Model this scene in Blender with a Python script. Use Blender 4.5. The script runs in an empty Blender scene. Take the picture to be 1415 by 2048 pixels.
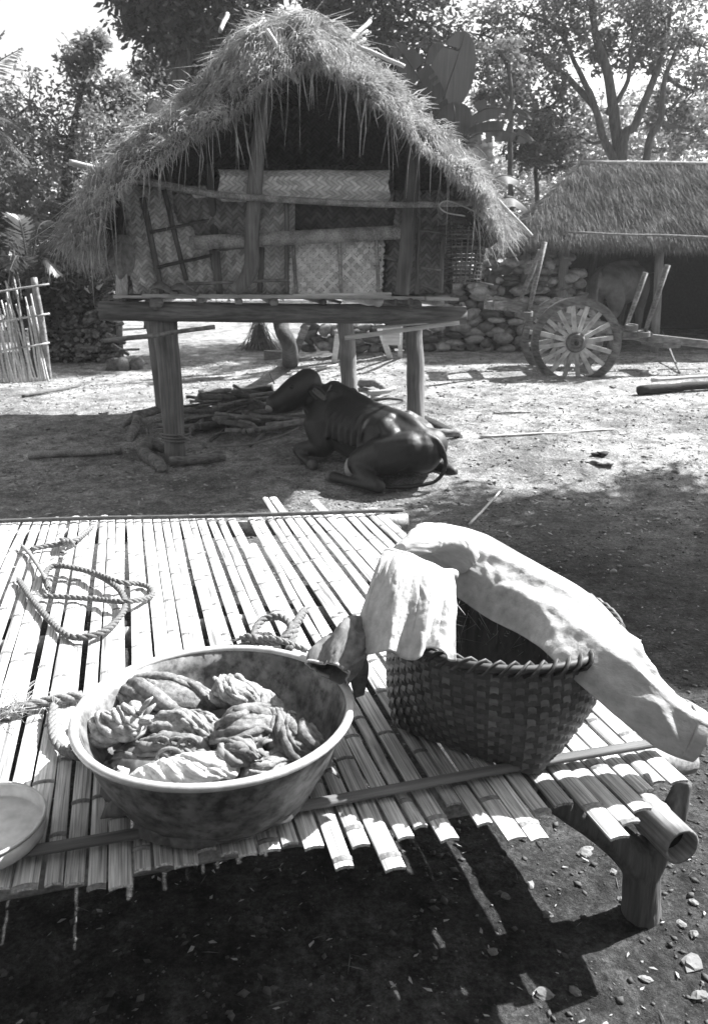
import bpy, math, random
import numpy as np
from mathutils import Vector, Matrix

random.seed(7); RNG = np.random.default_rng(11)
SC = bpy.context.scene
COL = SC.collection

# ---------------------------------------------------------------- camera, sky, sun, exposure
EYE = 1.6; PITCH = math.radians(15.8); LENS = 28.125
cam_d = bpy.data.cameras.new('camera'); cam = bpy.data.objects.new('camera', cam_d); COL.objects.link(cam)
cam.location = (0, 0, EYE); cam.rotation_euler = (math.pi/2 - PITCH, 0, 0)
cam_d.sensor_fit = 'VERTICAL'; cam_d.sensor_height = 36.0; cam_d.lens = LENS
cam_d.clip_start = 0.05; cam_d.clip_end = 600
cam_d.dof.use_dof = True; cam_d.dof.focus_distance = 2.7; cam_d.dof.aperture_fstop = 6.3
SC.camera = cam

SUN = Vector((0.88, 0.48, 1.0)).normalized()
world = bpy.data.worlds.new('World'); SC.world = world; world.use_nodes = True
wn = world.node_tree; wn.nodes.clear()
sky = wn.nodes.new('ShaderNodeTexSky'); sky.sky_type = 'NISHITA'; sky.sun_disc = False
sky.sun_elevation = math.asin(SUN.z); sky.sun_rotation = math.atan2(SUN.x, SUN.y)
sky.dust_density = 1.5; sky.air_density = 1.0
bw = wn.nodes.new('ShaderNodeRGBToBW'); bg = wn.nodes.new('ShaderNodeBackground'); wo = wn.nodes.new('ShaderNodeOutputWorld')
bg.inputs['Strength'].default_value = 0.10
wn.links.new(sky.outputs[0], bw.inputs[0]); wn.links.new(bw.outputs[0], bg.inputs[0]); wn.links.new(bg.outputs[0], wo.inputs[0])
sun_d = bpy.data.lights.new('sun', 'SUN'); sun_d.energy = 5.0; sun_d.angle = math.radians(0.55); sun_d.color = (1, 1, 1)
sun = bpy.data.objects.new('sun', sun_d); COL.objects.link(sun); sun.location = (6, 4, 12)
sun.rotation_euler = (-SUN).to_track_quat('-Z', 'Y').to_euler()
SC.view_settings.view_transform = 'Standard'; SC.view_settings.look = 'None'
SC.view_settings.exposure = 1.75; SC.view_settings.gamma = 1.0; SC.view_settings.use_curve_mapping = False
SC.cycles.max_bounces = 8; SC.cycles.transparent_max_bounces = 8

# ---------------------------------------------------------------- helpers
CP, SP = math.cos(PITCH), math.sin(PITCH); FPX = 1600.0
def _ray(px, py):
    x = (px-707.5)/FPX; v = (py-1024)/FPX
    return np.array((x, CP-v*SP, -SP-v*CP))
def at(px, py, Y):                       # a point of the place seen at a photo pixel, at forward distance Y
    r = _ray(px, py); p = r*(Y/r[1]); return np.array((p[0], Y, EYE+p[2]))
def atz(px, py, z):                      # the same at height z
    r = _ray(px, py); t = (z-EYE)/r[2]; return np.array((r[0]*t, r[1]*t, z))

def _hash(ix, iy, s):
    h = np.sin(ix*127.1+iy*311.7+s*74.7)*43758.5453
    return h-np.floor(h)
def vnoise(x, y, s=0):
    x = np.asarray(x, float); y = np.asarray(y, float)
    ix = np.floor(x); iy = np.floor(y); fx = x-ix; fy = y-iy
    fx = fx*fx*(3-2*fx); fy = fy*fy*(3-2*fy)
    a = _hash(ix, iy, s); b = _hash(ix+1, iy, s); c = _hash(ix, iy+1, s); d = _hash(ix+1, iy+1, s)
    return (a*(1-fx)+b*fx)*(1-fy)+(c*(1-fx)+d*fx)*fy
def fbm(x, y, s=0, o=4):
    v = 0; a = .5
    for k in range(o):
        v = v+a*(vnoise(x, y, s+k)-.5); x = np.asarray(x)*2.03+3.1; y = np.asarray(y)*2.03+1.7; a *= .5
    return v
def sstep(a, b, x):
    t = np.clip((np.asarray(x, float)-a)/(b-a), 0, 1); return t*t*(3-2*t)
def ground_z(x, y, fine=True):
    x = np.asarray(x, float); y = np.asarray(y, float)
    z = .40*sstep(5.6, 10.4, y)+.60*sstep(9.5, 22, y)
    z = z+.09*np.clip((x+.5)/1.1, -1, 1)*sstep(5.8, 7.4, y)*(1-sstep(16, 25, y))
    if fine:
        near = 1-.6*sstep(5, 14, y)
        z = z+.05*fbm(x*.9, y*.9, 5, 3)+near*(.030*fbm(x*5, y*5, 9, 4)+.012*fbm(x*22, y*22, 3, 2))
    return z
def gz(x, y): return float(ground_z(x, y))
def on_ground(px, py):                   # where the sight line meets the ground
    r = _ray(px, py); t = 1.0
    for k in range(60):
        p = r*t; dz = EYE+p[2]-gz(p[0], p[1]); t += dz/(-r[2]+.02)*.6
    p = r*t; return np.array((p[0], p[1], gz(p[0], p[1])))

class MB:
    def __init__(s): s.v = []; s.f = []
    def add(s, v, f):
        o = len(s.v); s.v.extend([tuple(map(float, p)) for p in v]); s.f.extend([tuple(i+o for i in q) for q in f]); return s
    def box(s, c, size, rot=None, jit=0):
        hx, hy, hz = [q/2 for q in size]
        v = [Vector((x*hx, y*hy, z*hz)) for z in (-1, 1) for y in (-1, 1) for x in (-1, 1)]
        if jit: v = [p+Vector([random.uniform(-jit, jit) for _ in range(3)]) for p in v]
        if rot is not None: v = [rot@p for p in v]
        v = [p+Vector(c) for p in v]
        return s.add(v, [(0, 2, 3, 1), (4, 5, 7, 6), (0, 1, 5, 4), (2, 6, 7, 3), (0, 4, 6, 2), (1, 3, 7, 5)])
    def beam(s, a, b, w, h, up=(0, 0, 1), jit=0):
        a = Vector(a); b = Vector(b); t = (b-a).normalized(); u = Vector(up); r = t.cross(u).normalized(); u = r.cross(t)
        rot = Matrix((t, r, u)).transposed()
        return s.box((a+b)/2, ((b-a).length, w, h), rot, jit)
    def sweep(s, P, R, n=8, cap=True, fn=None, flat=1.0, up=None, closed=False):
        P = np.asarray(P, float); m = len(P)
        R = np.full(m, float(R)) if np.isscalar(R) else np.interp(np.linspace(0, 1, m), np.linspace(0, 1, len(R)), R)
        T = np.gradient(P, axis=0) if not closed else (np.roll(P, -1, 0)-np.roll(P, 1, 0))
        T /= np.linalg.norm(T, axis=1)[:, None]+1e-12
        N = np.array(up if up is not None else ((0, 0, 1) if abs(T[0][2]) < .9 else (1, 0, 0)), float)
        V = []
        for i in range(m):
            if up is not None: N = np.array(up, float)
            N = N-T[i]*np.dot(N, T[i]); N /= np.linalg.norm(N)+1e-12; B = np.cross(T[i], N)
            for k in range(n):
                a = 2*math.pi*k/n; r = R[i]*(fn(i/(m-1), a) if fn else 1)
                V.append(P[i]+(math.cos(a)*N*flat+math.sin(a)*B)*r)
        F = []
        mm = m if closed else m-1
        for i in range(mm):
            j = (i+1) % m
            for k in range(n):
                F.append((i*n+k, i*n+(k+1) % n, j*n+(k+1) % n, j*n+k))
        if cap and not closed:
            F.append(tuple(range(n-1, -1, -1))); F.append(tuple((m-1)*n+k for k in range(n)))
        return s.add(V, F)
    def ball(s, c, r, rings=6, seg=10, rot=None, nz=0, seed=0):
        r = np.array((r, r, r) if np.isscalar(r) else r, float); V = []; F = []
        for i in range(rings+1):
            ph = math.pi*i/rings
            for k in range(seg):
                th = 2*math.pi*k/seg
                d = np.array((math.sin(ph)*math.cos(th), math.sin(ph)*math.sin(th), math.cos(ph)))
                if nz and 0 < i < rings: d = d*(1+nz*(float(vnoise(d[0]*2+seed*3.3, d[1]*2+d[2]*3.1+seed, seed))-.5)*2)
                p = Vector(d*r)
                if rot is not None: p = rot@p
                V.append(np.array(p)+np.array(c))
        for i in range(rings):
            for k in range(seg):
                F.append((i*seg+k, (i+1)*seg+k, (i+1)*seg+(k+1) % seg, i*seg+(k+1) % seg))
        return s.add(V, F)
    def lathe(s, prof, seg=64, c=(0, 0, 0), wob=0):
        V = []; m = len(prof)
        for k in range(seg):
            a = 2*math.pi*k/seg; w = 1+wob*math.sin(2*a+.6)+wob*.5*math.sin(5*a)
            for r, z in prof: V.append((c[0]+r*w*math.cos(a), c[1]+r*w*math.sin(a), c[2]+z))
        F = []
        for k in range(seg):
            j = (k+1) % seg
            for i in range(m-1): F.append((k*m+i, j*m+i, j*m+i+1, k*m+i+1))
        return s.add(V, F)

def mesh_np(name, V, F):
    V = np.asarray(V, np.float32); F = np.asarray(F, np.int32); k = F.shape[1]
    me = bpy.data.meshes.new(name); me.vertices.add(len(V)); me.vertices.foreach_set('co', V.ravel())
    me.loops.add(F.size); me.loops.foreach_set('vertex_index', F.ravel())
    me.polygons.add(len(F)); me.polygons.foreach_set('loop_start', np.arange(0, F.size, k, dtype=np.int32))
    me.update(calc_edges=True); me.validate(); return me
def link(name, me, mat, parent=None, loc=(0, 0, 0), smooth=True):
    if smooth: me.polygons.foreach_set('use_smooth', np.ones(len(me.polygons), bool))
    if mat and not me.materials: me.materials.append(mat)
    o = bpy.data.objects.new(name, me); COL.objects.link(o); o.location = loc
    if parent: o.parent = parent
    return o
def tag(o, label=None, cat=None, group=None, kind=None):
    if label: o['label'] = label
    if cat: o['category'] = cat
    if group: o['group'] = group
    if kind: o['kind'] = kind
    return o
def wpos(o):
    p = Vector((0, 0, 0))
    while o: p = p+o.location; o = o.parent
    return p
def part(name, mb, mat, root, smooth=True, rel=False):      # mesh given in place coordinates (or root's own when rel), hung under root
    if isinstance(mb, MB):
        me = bpy.data.meshes.new(name); v = mb.v
        if not rel and root: w = wpos(root); v = [(p[0]-w.x, p[1]-w.y, p[2]-w.z) for p in v]
        me.from_pydata(v, [], mb.f); me.update()
    else:
        me = mb
        if not rel and root: me.transform(Matrix.Translation(-wpos(root)))
    return link(name, me, mat, root, smooth=smooth)
def single(name, mb, mat, label, cat, group=None, smooth=True, origin=None):      # a thing that is one mesh
    v = np.array(mb.v); o = np.array(origin if origin is not None else ((v[:, 0].min()+v[:, 0].max())/2, (v[:, 1].min()+v[:, 1].max())/2, v[:, 2].min()))
    me = bpy.data.meshes.new(name); me.from_pydata([tuple(p) for p in v-o], [], mb.f); me.update()
    return tag(link(name, me, mat, None, o, smooth), label, cat, group, 'thing')
def thing(name, loc, label, cat, group=None, rz=0):
    o = bpy.data.objects.new(name, None); COL.objects.link(o); o.location = loc; o.rotation_euler = (0, 0, rz); o.empty_display_size = .1
    return tag(o, label, cat, group, 'thing')
def cr(pts, n=8):                         # Catmull-Rom through points, n steps a span
    P = [np.array(p, float) for p in pts]; P = [2*P[0]-P[1]]+P+[2*P[-1]-P[-2]]; out = []
    for i in range(1, len(P)-2):
        for k in range(n):
            t = k/n; a, b, c, d = P[i-1:i+3]
            out.append(.5*((2*b)+(-a+c)*t+(2*a-5*b+4*c-d)*t*t+(-a+3*b-3*c+d)*t**3))
    out.append(P[-2]); return np.array(out)
def jit(P, a, seed=0):
    P = np.array(P, float); k = np.arange(len(P))
    for c in range(3): P[:, c] += a*2*fbm(k*.35+c*9.1, np.full(len(P), seed*1.37+c), seed, 2)
    return P
def remeshed(mb, voxel, smooth_it=6):     # union of closed shapes into one continuous skin
    me = bpy.data.meshes.new('tmp'); me.from_pydata(mb.v, [], mb.f); me.update()
    o = bpy.data.objects.new('tmp', me); COL.objects.link(o)
    m = o.modifiers.new('r', 'REMESH'); m.mode = 'VOXEL'; m.voxel_size = voxel; m.adaptivity = 0
    s = o.modifiers.new('s', 'SMOOTH'); s.factor = .5; s.iterations = smooth_it
    dg = bpy.context.evaluated_depsgraph_get(); dg.update()
    out = bpy.data.meshes.new_from_object(o.evaluated_get(dg)); bpy.data.objects.remove(o); bpy.data.meshes.remove(me)
    return out

# ---------------------------------------------------------------- materials (black-and-white film: greys only)
def mat(name, lo, hi, size=(.1, .1, .1), rot=(0, 0, 0), rough=.8, bump=.25, dist=.01, rnd=.25, metal=0, trans=0, detail=6, spec=.3,
        big=None, contrast=(.3, .7)):
    m = bpy.data.materials.new(name); m.use_nodes = True; nt = m.node_tree; N = nt.nodes; L = nt.links
    b = N['Principled BSDF']; out = N['Material Output']
    tc = N.new('ShaderNodeTexCoord'); mp = N.new('ShaderNodeMapping'); mp.vector_type = 'TEXTURE'
    mp.inputs['Rotation'].default_value = rot; mp.inputs['Scale'].default_value = size
    L.new(tc.outputs['Object'], mp.inputs['Vector'])
    oi = N.new('ShaderNodeObjectInfo')
    ad = N.new('ShaderNodeVectorMath'); ad.operation = 'ADD'; sc_ = N.new('ShaderNodeMath'); sc_.operation = 'MULTIPLY'; sc_.inputs[1].default_value = 37.0
    L.new(oi.outputs['Random'], sc_.inputs[0]); L.new(mp.outputs[0], ad.inputs[0]); L.new(sc_.outputs[0], ad.inputs[1])
    nz = N.new('ShaderNodeTexNoise'); nz.inputs['Scale'].default_value = 1.0; nz.inputs['Detail'].default_value = detail; nz.inputs['Roughness'].default_value = .62
    L.new(ad.outputs[0], nz.inputs['Vector'])
    mr = N.new('ShaderNodeMapRange'); mr.inputs[1].default_value = contrast[0]; mr.inputs[2].default_value = contrast[1]
    mr.inputs[3].default_value = lo; mr.inputs[4].default_value = hi
    L.new(nz.outputs[0], mr.inputs[0])
    col = mr.outputs[0]
    if big:                                # large slow patches (size, low factor)
        n2 = N.new('ShaderNodeTexNoise'); n2.inputs['Scale'].default_value = 1/big[0]; n2.inputs['Detail'].default_value = 3
        L.new(tc.outputs['Object'], n2.inputs['Vector'])
        m2 = N.new('ShaderNodeMapRange'); m2.inputs[1].default_value = .35; m2.inputs[2].default_value = .65; m2.inputs[3].default_value = big[1]; m2.inputs[4].default_value = 1.0
        L.new(n2.outputs[0], m2.inputs[0]); mu = N.new('ShaderNodeMath'); mu.operation = 'MULTIPLY'; L.new(col, mu.inputs[0]); L.new(m2.outputs[0], mu.inputs[1]); col = mu.outputs[0]
    if rnd:
        r = N.new('ShaderNodeMapRange'); r.inputs[3].default_value = 1-rnd; r.inputs[4].default_value = 1+rnd
        L.new(oi.outputs['Random'], r.inputs[0]); mu = N.new('ShaderNodeMath'); mu.operation = 'MULTIPLY'
        L.new(col, mu.inputs[0]); L.new(r.outputs[0], mu.inputs[1]); col = mu.outputs[0]
    L.new(col, b.inputs['Base Color']); b.inputs['Roughness'].default_value = rough; b.inputs['Metallic'].default_value = metal
    b.inputs['Specular IOR Level'].default_value = spec
    if bump:
        bp = N.new('ShaderNodeBump'); bp.inputs['Strength'].default_value = bump; bp.inputs['Distance'].default_value = dist
        L.new(nz.outputs[0], bp.inputs['Height']); L.new(bp.outputs[0], b.inputs['Normal'])
    if trans:
        t = N.new('ShaderNodeBsdfTranslucent'); mx = N.new('ShaderNodeMixShader'); mx.inputs[0].default_value = trans
        L.new(col, t.inputs[0]); L.new(b.outputs[0], mx.inputs[1]); L.new(t.outputs[0], mx.inputs[2]); L.new(mx.outputs[0], out.inputs[0])
    m['col'] = 1
    return m
def weave_mat(name, lo, hi, s, rot=(0, .785, 0), rough=.75, uv=False):     # plaited split-bamboo matting: over and under strips
    m = bpy.data.materials.new(name); m.use_nodes = True; nt = m.node_tree; N = nt.nodes; L = nt.links; b = N['Principled BSDF']
    tc = N.new('ShaderNodeTexCoord'); mp = N.new('ShaderNodeMapping'); mp.vector_type = 'TEXTURE'; mp.inputs['Rotation'].default_value = rot
    mp.inputs['Scale'].default_value = (s, s, s); L.new(tc.outputs['UV' if uv else 'Object'], mp.inputs[0])
    nzd = N.new('ShaderNodeTexNoise'); nzd.inputs['Scale'].default_value = .35; L.new(mp.outputs[0], nzd.inputs['Vector'])
    va = N.new('ShaderNodeVectorMath'); va.operation = 'MULTIPLY_ADD'; va.inputs[1].default_value = (1.1, 1.1, 1.1); L.new(nzd.outputs['Color'], va.inputs[0]); L.new(mp.outputs[0], va.inputs[2])
    sx = N.new('ShaderNodeSeparateXYZ'); L.new(va.outputs[0], sx.inputs[0])
    def mth(op, a, b_=None):
        n = N.new('ShaderNodeMath'); n.operation = op
        for i, q in enumerate((a, b_)):
            if q is None: continue
            if isinstance(q, (int, float)): n.inputs[i].default_value = q
            else: L.new(q, n.inputs[i])
        return n.outputs[0]
    u, w = sx.outputs[0], sx.outputs[1 if uv else 2]
    fu, fw = mth('FLOOR', u), mth('FLOOR', w)
    k = mth('FLOORED_MODULO', mth('ADD', fu, mth('MULTIPLY', fw, 1)), 4.0)      # twill: two over, two under
    sel = mth('LESS_THAN', k, 2.0)
    eu = mth('SINE', mth('MULTIPLY', mth('FRACT', u), math.pi)); ew = mth('SINE', mth('MULTIPLY', mth('FRACT', w), math.pi))
    prof = mth('ADD', mth('MULTIPLY', sel, eu), mth('MULTIPLY', mth('SUBTRACT', 1.0, sel), ew))
    n1 = N.new('ShaderNodeTexWhiteNoise'); n1.noise_dimensions = '1D'
    L.new(mth('ADD', mth('MULTIPLY', sel, fu), mth('MULTIPLY', mth('SUBTRACT', 1.0, sel), mth('ADD', fw, 57.0))), n1.inputs['W'])
    big = N.new('ShaderNodeTexNoise'); big.inputs['Scale'].default_value = 3.0; big.inputs['Detail'].default_value = 4; L.new(tc.outputs['Object'], big.inputs['Vector'])
    tone = mth('MULTIPLY_ADD' if False else 'ADD', mth('MULTIPLY', n1.outputs[0], .60), mth('MULTIPLY', mth('SUBTRACT', 1.0, sel), .12))
    tone = mth('ADD', tone, mth('MULTIPLY', big.outputs[0], .75))
    mr = N.new('ShaderNodeMapRange'); mr.inputs[1].default_value = .25; mr.inputs[2].default_value = 1.0; mr.inputs[3].default_value = lo; mr.inputs[4].default_value = hi; L.new(tone, mr.inputs[0])
    edge = mth('POWER', mth('MAXIMUM', prof, .02), .35)
    L.new(mth('MULTIPLY', mr.outputs[0], mth('ADD', mth('MULTIPLY', edge, .6), .4)), b.inputs['Base Color'])
    bp = N.new('ShaderNodeBump'); bp.inputs['Strength'].default_value = .9; bp.inputs['Distance'].default_value = .006
    L.new(prof, bp.inputs['Height']); L.new(bp.outputs[0], b.inputs['Normal']); b.inputs['Roughness'].default_value = rough; b.inputs['Specular IOR Level'].default_value = .25
    return m

M_SLAT = mat('slat', .24, .80, (.005, .30, .005), rough=.55, bump=.4, dist=.003, rnd=.22, spec=.4, big=(.22, .62), contrast=(.36, .60))
M_POLE = mat('bamboo_pole', .16, .52, (.012, .2, .012), rough=.55, bump=.35, dist=.004, spec=.4, big=(.10, .45))
M_DARKSTICK = mat('dark_stick', .05, .14, (.06, .01, .01), rough=.7, bump=.4)
M_OLDWOOD = mat('old_wood', .10, .26, (.02, .02, .4), rough=.8, bump=.5, dist=.01, big=(.4, .6))
M_OLDWOODX = mat('old_wood_beam', .10, .30, (.5, .02, .02), rough=.8, bump=.5, dist=.01, big=(.5, .5))
M_PALEWOOD = mat('pale_wood', .35, .62, (.3, .03, .03), rough=.75, bump=.35)
M_BARK = mat('bark', .03, .10, (.06, .06, .25), rough=.95, bump=.8, dist=.03)
M_STICK = mat('dry_stick', .07, .22, (.05, .05, .05), rough=.9, bump=.5, rnd=.6)
M_CARTWOOD = mat('cart_wood', .07, .34, (.10, .025, .025), rough=.85, bump=.6, big=(.15, .5))
M_STRAW = mat('straw', .28, .64, (.05, .05, .05), rough=.85, bump=0, rnd=0, trans=.3, big=(.25, .5))
M_STRAWCORE = mat('thatch_core', .06, .16, (.02, .08, .02), rough=.95, bump=1, dist=.04, rnd=0)
M_STRAWOLD = mat('old_straw', .10, .28, (.05, .05, .05), rough=.9, bump=0, rnd=0, trans=.2, big=(.4, .5))
M_MAT = weave_mat('plaited_mat', .34, .78, .030)
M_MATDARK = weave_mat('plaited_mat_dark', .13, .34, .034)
M_MATBLACK = weave_mat('plaited_mat_gap_shade', .04, .13, .034)  # dark mat, darkened further as the gap shadow under the mat roll
M_ROLL = weave_mat('rolled_mat', .40, .85, .036, (0, 0, .785), uv=True)
M_NODE = mat('slat_node', .10, .30, (.01, .01, .01), rough=.7, bump=.3)
M_STRIP = mat('mat_strip', .46, .78, (.05, .05, .05), rough=.7, bump=.2, rnd=.35)
M_METAL = mat('dull_tin', .06, .26, (.03, .03, .03), rough=.5, bump=.12, dist=.004, rnd=0, metal=.2, spec=.5, big=(.07, .5), contrast=(.36, .6))
M_RIM = mat('worn_rim', .36, .62, (.05, .05, .05), rough=.4, bump=.1, rnd=0, metal=.2, spec=.5)
M_CLOTH = mat('grey_cloth', .11, .44, (.015, .015, .015), rough=.95, bump=.6, dist=.006, rnd=.45, big=(.05, .6))
M_WHITE = mat('white_cotton', .40, .62, (.10, .03, .03), rot=(0, .5, .6), rough=.95, bump=.5, dist=.010, rnd=.03, trans=.12, big=(.12, .82))
M_DULLCLOTH = mat('dull_cloth', .08, .20, (.02, .06, .02), rough=.95, bump=.4, dist=.004)
M_ROPE = mat('rope', .08, .24, (.006, .006, .006), rough=.95, bump=.5, dist=.002, rnd=.2)
M_LEGWOOD = mat('leg_wood', .035, .12, (.02, .02, .3), rough=.8, bump=.6, dist=.01)
M_CANEPALE = mat('pale_cane', .07, .20, (.05, .05, .02), rough=.6, bump=.25, dist=.003, rnd=.3, spec=.4)
M_CANE = mat('cane', .022, .085, (.05, .05, .02), rough=.6, bump=.25, dist=.003, rnd=.35, spec=.4)
M_RIVER = mat('river_stone', .07, .24, (.08, .08, .08), rough=.85, bump=.5, rnd=.75)
M_PALESTONE = mat('pale_stone', .09, .22, (.03, .03, .03), rough=.9, bump=.4, rnd=.2)
M_CHIP = mat('dry_leaf', .20, .46, (.02, .02, .02), rough=.9, bump=0, rnd=0)
M_HIDE = mat('dark_hide', .003, .013, (.03, .03, .06), rough=.56, bump=.45, dist=.006, rnd=0, spec=.55)
M_HIDEPALE = mat('pale_hide', .30, .45, (.04, .04, .04), rough=.6, bump=.1, rnd=0)
M_BROWNHIDE = mat('brown_hide', .16, .26, (.08, .08, .08), rough=.6, bump=.1, rnd=0, big=(.4, .6))
M_HOOF = mat('hoof', .08, .16, (.03, .03, .03), rough=.6)
M_BLACK = mat('charred', .012, .035, (.04, .04, .04), rough=.9, bump=.5)  # char black; also carries the shade of pole mouth and shed walls
M_LEAF = mat('leaf', .07, .16, (.5, .5, .5), rough=.6, bump=0, rnd=.15, trans=.5, spec=.3)
M_LEAFPALE = mat('pale_leaf', .12, .26, (.5, .5, .5), rough=.6, bump=0, rnd=.15, trans=.55, spec=.4)
M_LEAFDARK = mat('dark_leaf', .03, .07, (.5, .5, .5), rough=.4, bump=0, rnd=.15, trans=.35, spec=.5)
M_BANANA = mat('banana_leaf', .022, .05, (.03, .5, .5), rough=.55, bump=.1, rnd=.2, trans=.3, spec=.5)
M_DRYLEAF = mat('dried_leaf', .14, .34, (.05, .05, .05), rough=.9, bump=.3, trans=.2)

def ground_material():
    m = bpy.data.materials.new('soil'); m.use_nodes = True; nt = m.node_tree; N = nt.nodes; L = nt.links; b = N['Principled BSDF']
    tc = N.new('ShaderNodeTexCoord')
    def noise(scale, det=6, rg=.6):
        n = N.new('ShaderNodeTexNoise'); n.inputs['Scale'].default_value = scale; n.inputs['Detail'].default_value = det; n.inputs['Roughness'].default_value = rg
        L.new(tc.outputs['Object'], n.inputs['Vector']); return n.outputs[0]
    def mrange(x, a, b_, c, d):
        n = N.new('ShaderNodeMapRange'); n.inputs[1].default_value = a; n.inputs[2].default_value = b_; n.inputs[3].default_value = c; n.inputs[4].default_value = d
        L.new(x, n.inputs[0]); return n.outputs[0]
    def mth(op, a, c):
        n = N.new('ShaderNodeMath'); n.operation = op
        for i, q in enumerate((a, c)):
            if isinstance(q, (int, float)): n.inputs[i].default_value = q
            else: L.new(q, n.inputs[i])
        return n.outputs[0]
    sx = N.new('ShaderNodeSeparateXYZ'); L.new(tc.outputs['Object'], sx.inputs[0])
    # soil darker round the bench, blending to a paler tone in the yard beyond
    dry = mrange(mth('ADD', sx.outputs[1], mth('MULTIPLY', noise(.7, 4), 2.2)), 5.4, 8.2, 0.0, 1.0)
    near_c = mrange(noise(9, 8, .7), .35, .68, .026, .105)
    yard_c = mrange(noise(5, 8, .7), .32, .66, .12, .50)
    mx = N.new('ShaderNodeMix'); mx.data_type = 'FLOAT'; L.new(dry, mx.inputs[0]); L.new(near_c, mx.inputs[2]); L.new(yard_c, mx.inputs[3])
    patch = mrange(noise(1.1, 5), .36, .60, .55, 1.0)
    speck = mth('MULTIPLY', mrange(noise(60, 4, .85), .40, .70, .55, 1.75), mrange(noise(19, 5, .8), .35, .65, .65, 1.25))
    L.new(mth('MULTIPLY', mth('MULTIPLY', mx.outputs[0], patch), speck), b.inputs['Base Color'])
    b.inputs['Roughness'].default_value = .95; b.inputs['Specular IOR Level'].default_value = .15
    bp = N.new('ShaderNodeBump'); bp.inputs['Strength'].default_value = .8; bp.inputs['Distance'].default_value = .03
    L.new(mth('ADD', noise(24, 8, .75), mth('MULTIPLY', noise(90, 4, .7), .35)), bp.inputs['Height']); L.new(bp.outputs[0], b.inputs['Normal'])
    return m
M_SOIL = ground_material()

# ---------------------------------------------------------------- ground
def axis(fine, grow_lo, grow_hi):
    out = list(fine); d = fine[1]-fine[0]; st = d
    x = fine[-1]
    while x < grow_hi: st *= 1.22; x += st; out.append(x)
    x = fine[0]; st = d; lo = []
    while x > grow_lo: st *= 1.3; x -= st; lo.append(x)
    return np.array(lo[::-1]+out)
gx = axis(np.arange(-4.5, 5.2, .04), -150, 150)
gy = axis(np.concatenate([np.arange(.7, 3.2, .022), np.arange(3.2, 7, .035), np.arange(7, 16, .06)]), -80, 260)
XX, YY = np.meshgrid(gx, gy); ZZ = ground_z(XX, YY)
ny, nx = XX.shape; idx = np.arange(nx*ny).reshape(ny, nx)
gf = np.stack([idx[:-1, :-1], idx[:-1, 1:], idx[1:, 1:], idx[1:, :-1]], -1).reshape(-1, 4)
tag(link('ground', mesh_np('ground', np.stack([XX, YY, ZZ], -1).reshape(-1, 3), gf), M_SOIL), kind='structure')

# ---------------------------------------------------------------- generic growers
def blades(base, tip, w, bend=None, up=(0, 0, 1)):               # straws: tapered two-segment strips; arrays (n,3)
    base = np.asarray(base); tip = np.asarray(tip); n = len(base)
    d = tip-base; r = RNG.normal(size=(n, 3)); side = np.cross(d, r); side /= np.linalg.norm(side, axis=1)[:, None]+1e-9
    w = np.broadcast_to(np.asarray(w, float), (n,))[:, None]
    mid = (base+tip)/2 + (bend if bend is not None else 0)
    V = np.stack([base-side*w, base+side*w, mid+side*w*.8, mid-side*w*.8, tip+side*w*.25, tip-side*w*.25], 1).reshape(-1, 3)
    i = np.arange(n)[:, None]*6
    F = np.concatenate([i+np.array([0, 1, 2, 3]), i+np.array([3, 2, 4, 5])])
    return V, F
def leaves(C, size, droop=.3, aspect=.42, outward=None):         # leaf-shaped quads at points C
    n = len(C); d = RNG.normal(size=(n, 3)); d[:, 2] = d[:, 2]*.6-droop
    if outward is not None: d = d+outward
    d /= np.linalg.norm(d, axis=1)[:, None]
    s = np.cross(d, RNG.normal(size=(n, 3))); s /= np.linalg.norm(s, axis=1)[:, None]; nn = np.cross(d, s)
    L = (size*RNG.uniform(.6, 1.35, n))[:, None]
    V = np.stack([C, C+d*L*.5+s*L*aspect*.5+nn*L*.06, C+d*L, C+d*L*.5-s*L*aspect*.5+nn*L*.06], 1).reshape(-1, 3)
    F = np.arange(n)[:, None]*4+np.array([0, 1, 2, 3])
    return V, F
def ground_scatter_mask(n, x0, x1, y0, y1, power=1.0):
    x = RNG.uniform(x0, x1, n); y = y0+(y1-y0)*RNG.uniform(0, 1, n)**power
    return x, y

def make_tree(name, base, label, stems, crowns, leaf_mat, leaf=.11, per=900, cat='tree', group=None, bark=None, clump=.32, droop=.3):
    """stems: list of (points, r0, r1); crowns: list of (centre, radii)"""
    root = thing(name, tuple(base), label, cat, group)
    t = MB()
    for pts, r0, r1 in stems: P = jit(cr(pts, 6), .04, len(pts)); t.sweep(P, np.linspace(r0, r1, 6), 9)
    top = np.array(stems[0][0][-1])
    br = MB(); allC = []
    for ci, (c, r) in enumerate(crowns):
        c = np.array(c, float); r = np.array(r, float)
        src = min((np.array(p) for s in stems for p in s[0][1:]), key=lambda p: np.linalg.norm(p-c))
        br.sweep(jit(cr([src, (src+c)/2+RNG.normal(size=3)*.1, c], 4), .05, ci), (.05, .015), 5)
        nc = max(5, int(per/26)); cc = RNG.normal(size=(nc, 3)); cc /= np.linalg.norm(cc, axis=1)[:, None]; cc = c+cc*r*(RNG.uniform(.12, 1, nc)**.45)[:, None]
        for q in cc[::4]: br.sweep(np.array([c, (c+q)/2+RNG.normal(size=3)*.06, q]), (.018, .006), 4, cap=False)
        k = RNG.integers(0, nc, per); allC.append(cc[k]+RNG.normal(size=(per, 3))*clump*np.array((1, 1, .75))*np.cbrt(np.prod(r))*.55)
    C = np.concatenate(allC); V, F = leaves(C, leaf, droop)
    part('trunk', t, bark or M_BARK, root); part('branches', br, bark or M_BARK, root)
    part('crown', mesh_np('crown', V, F), leaf_mat, root, smooth=False)
    return root
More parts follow.
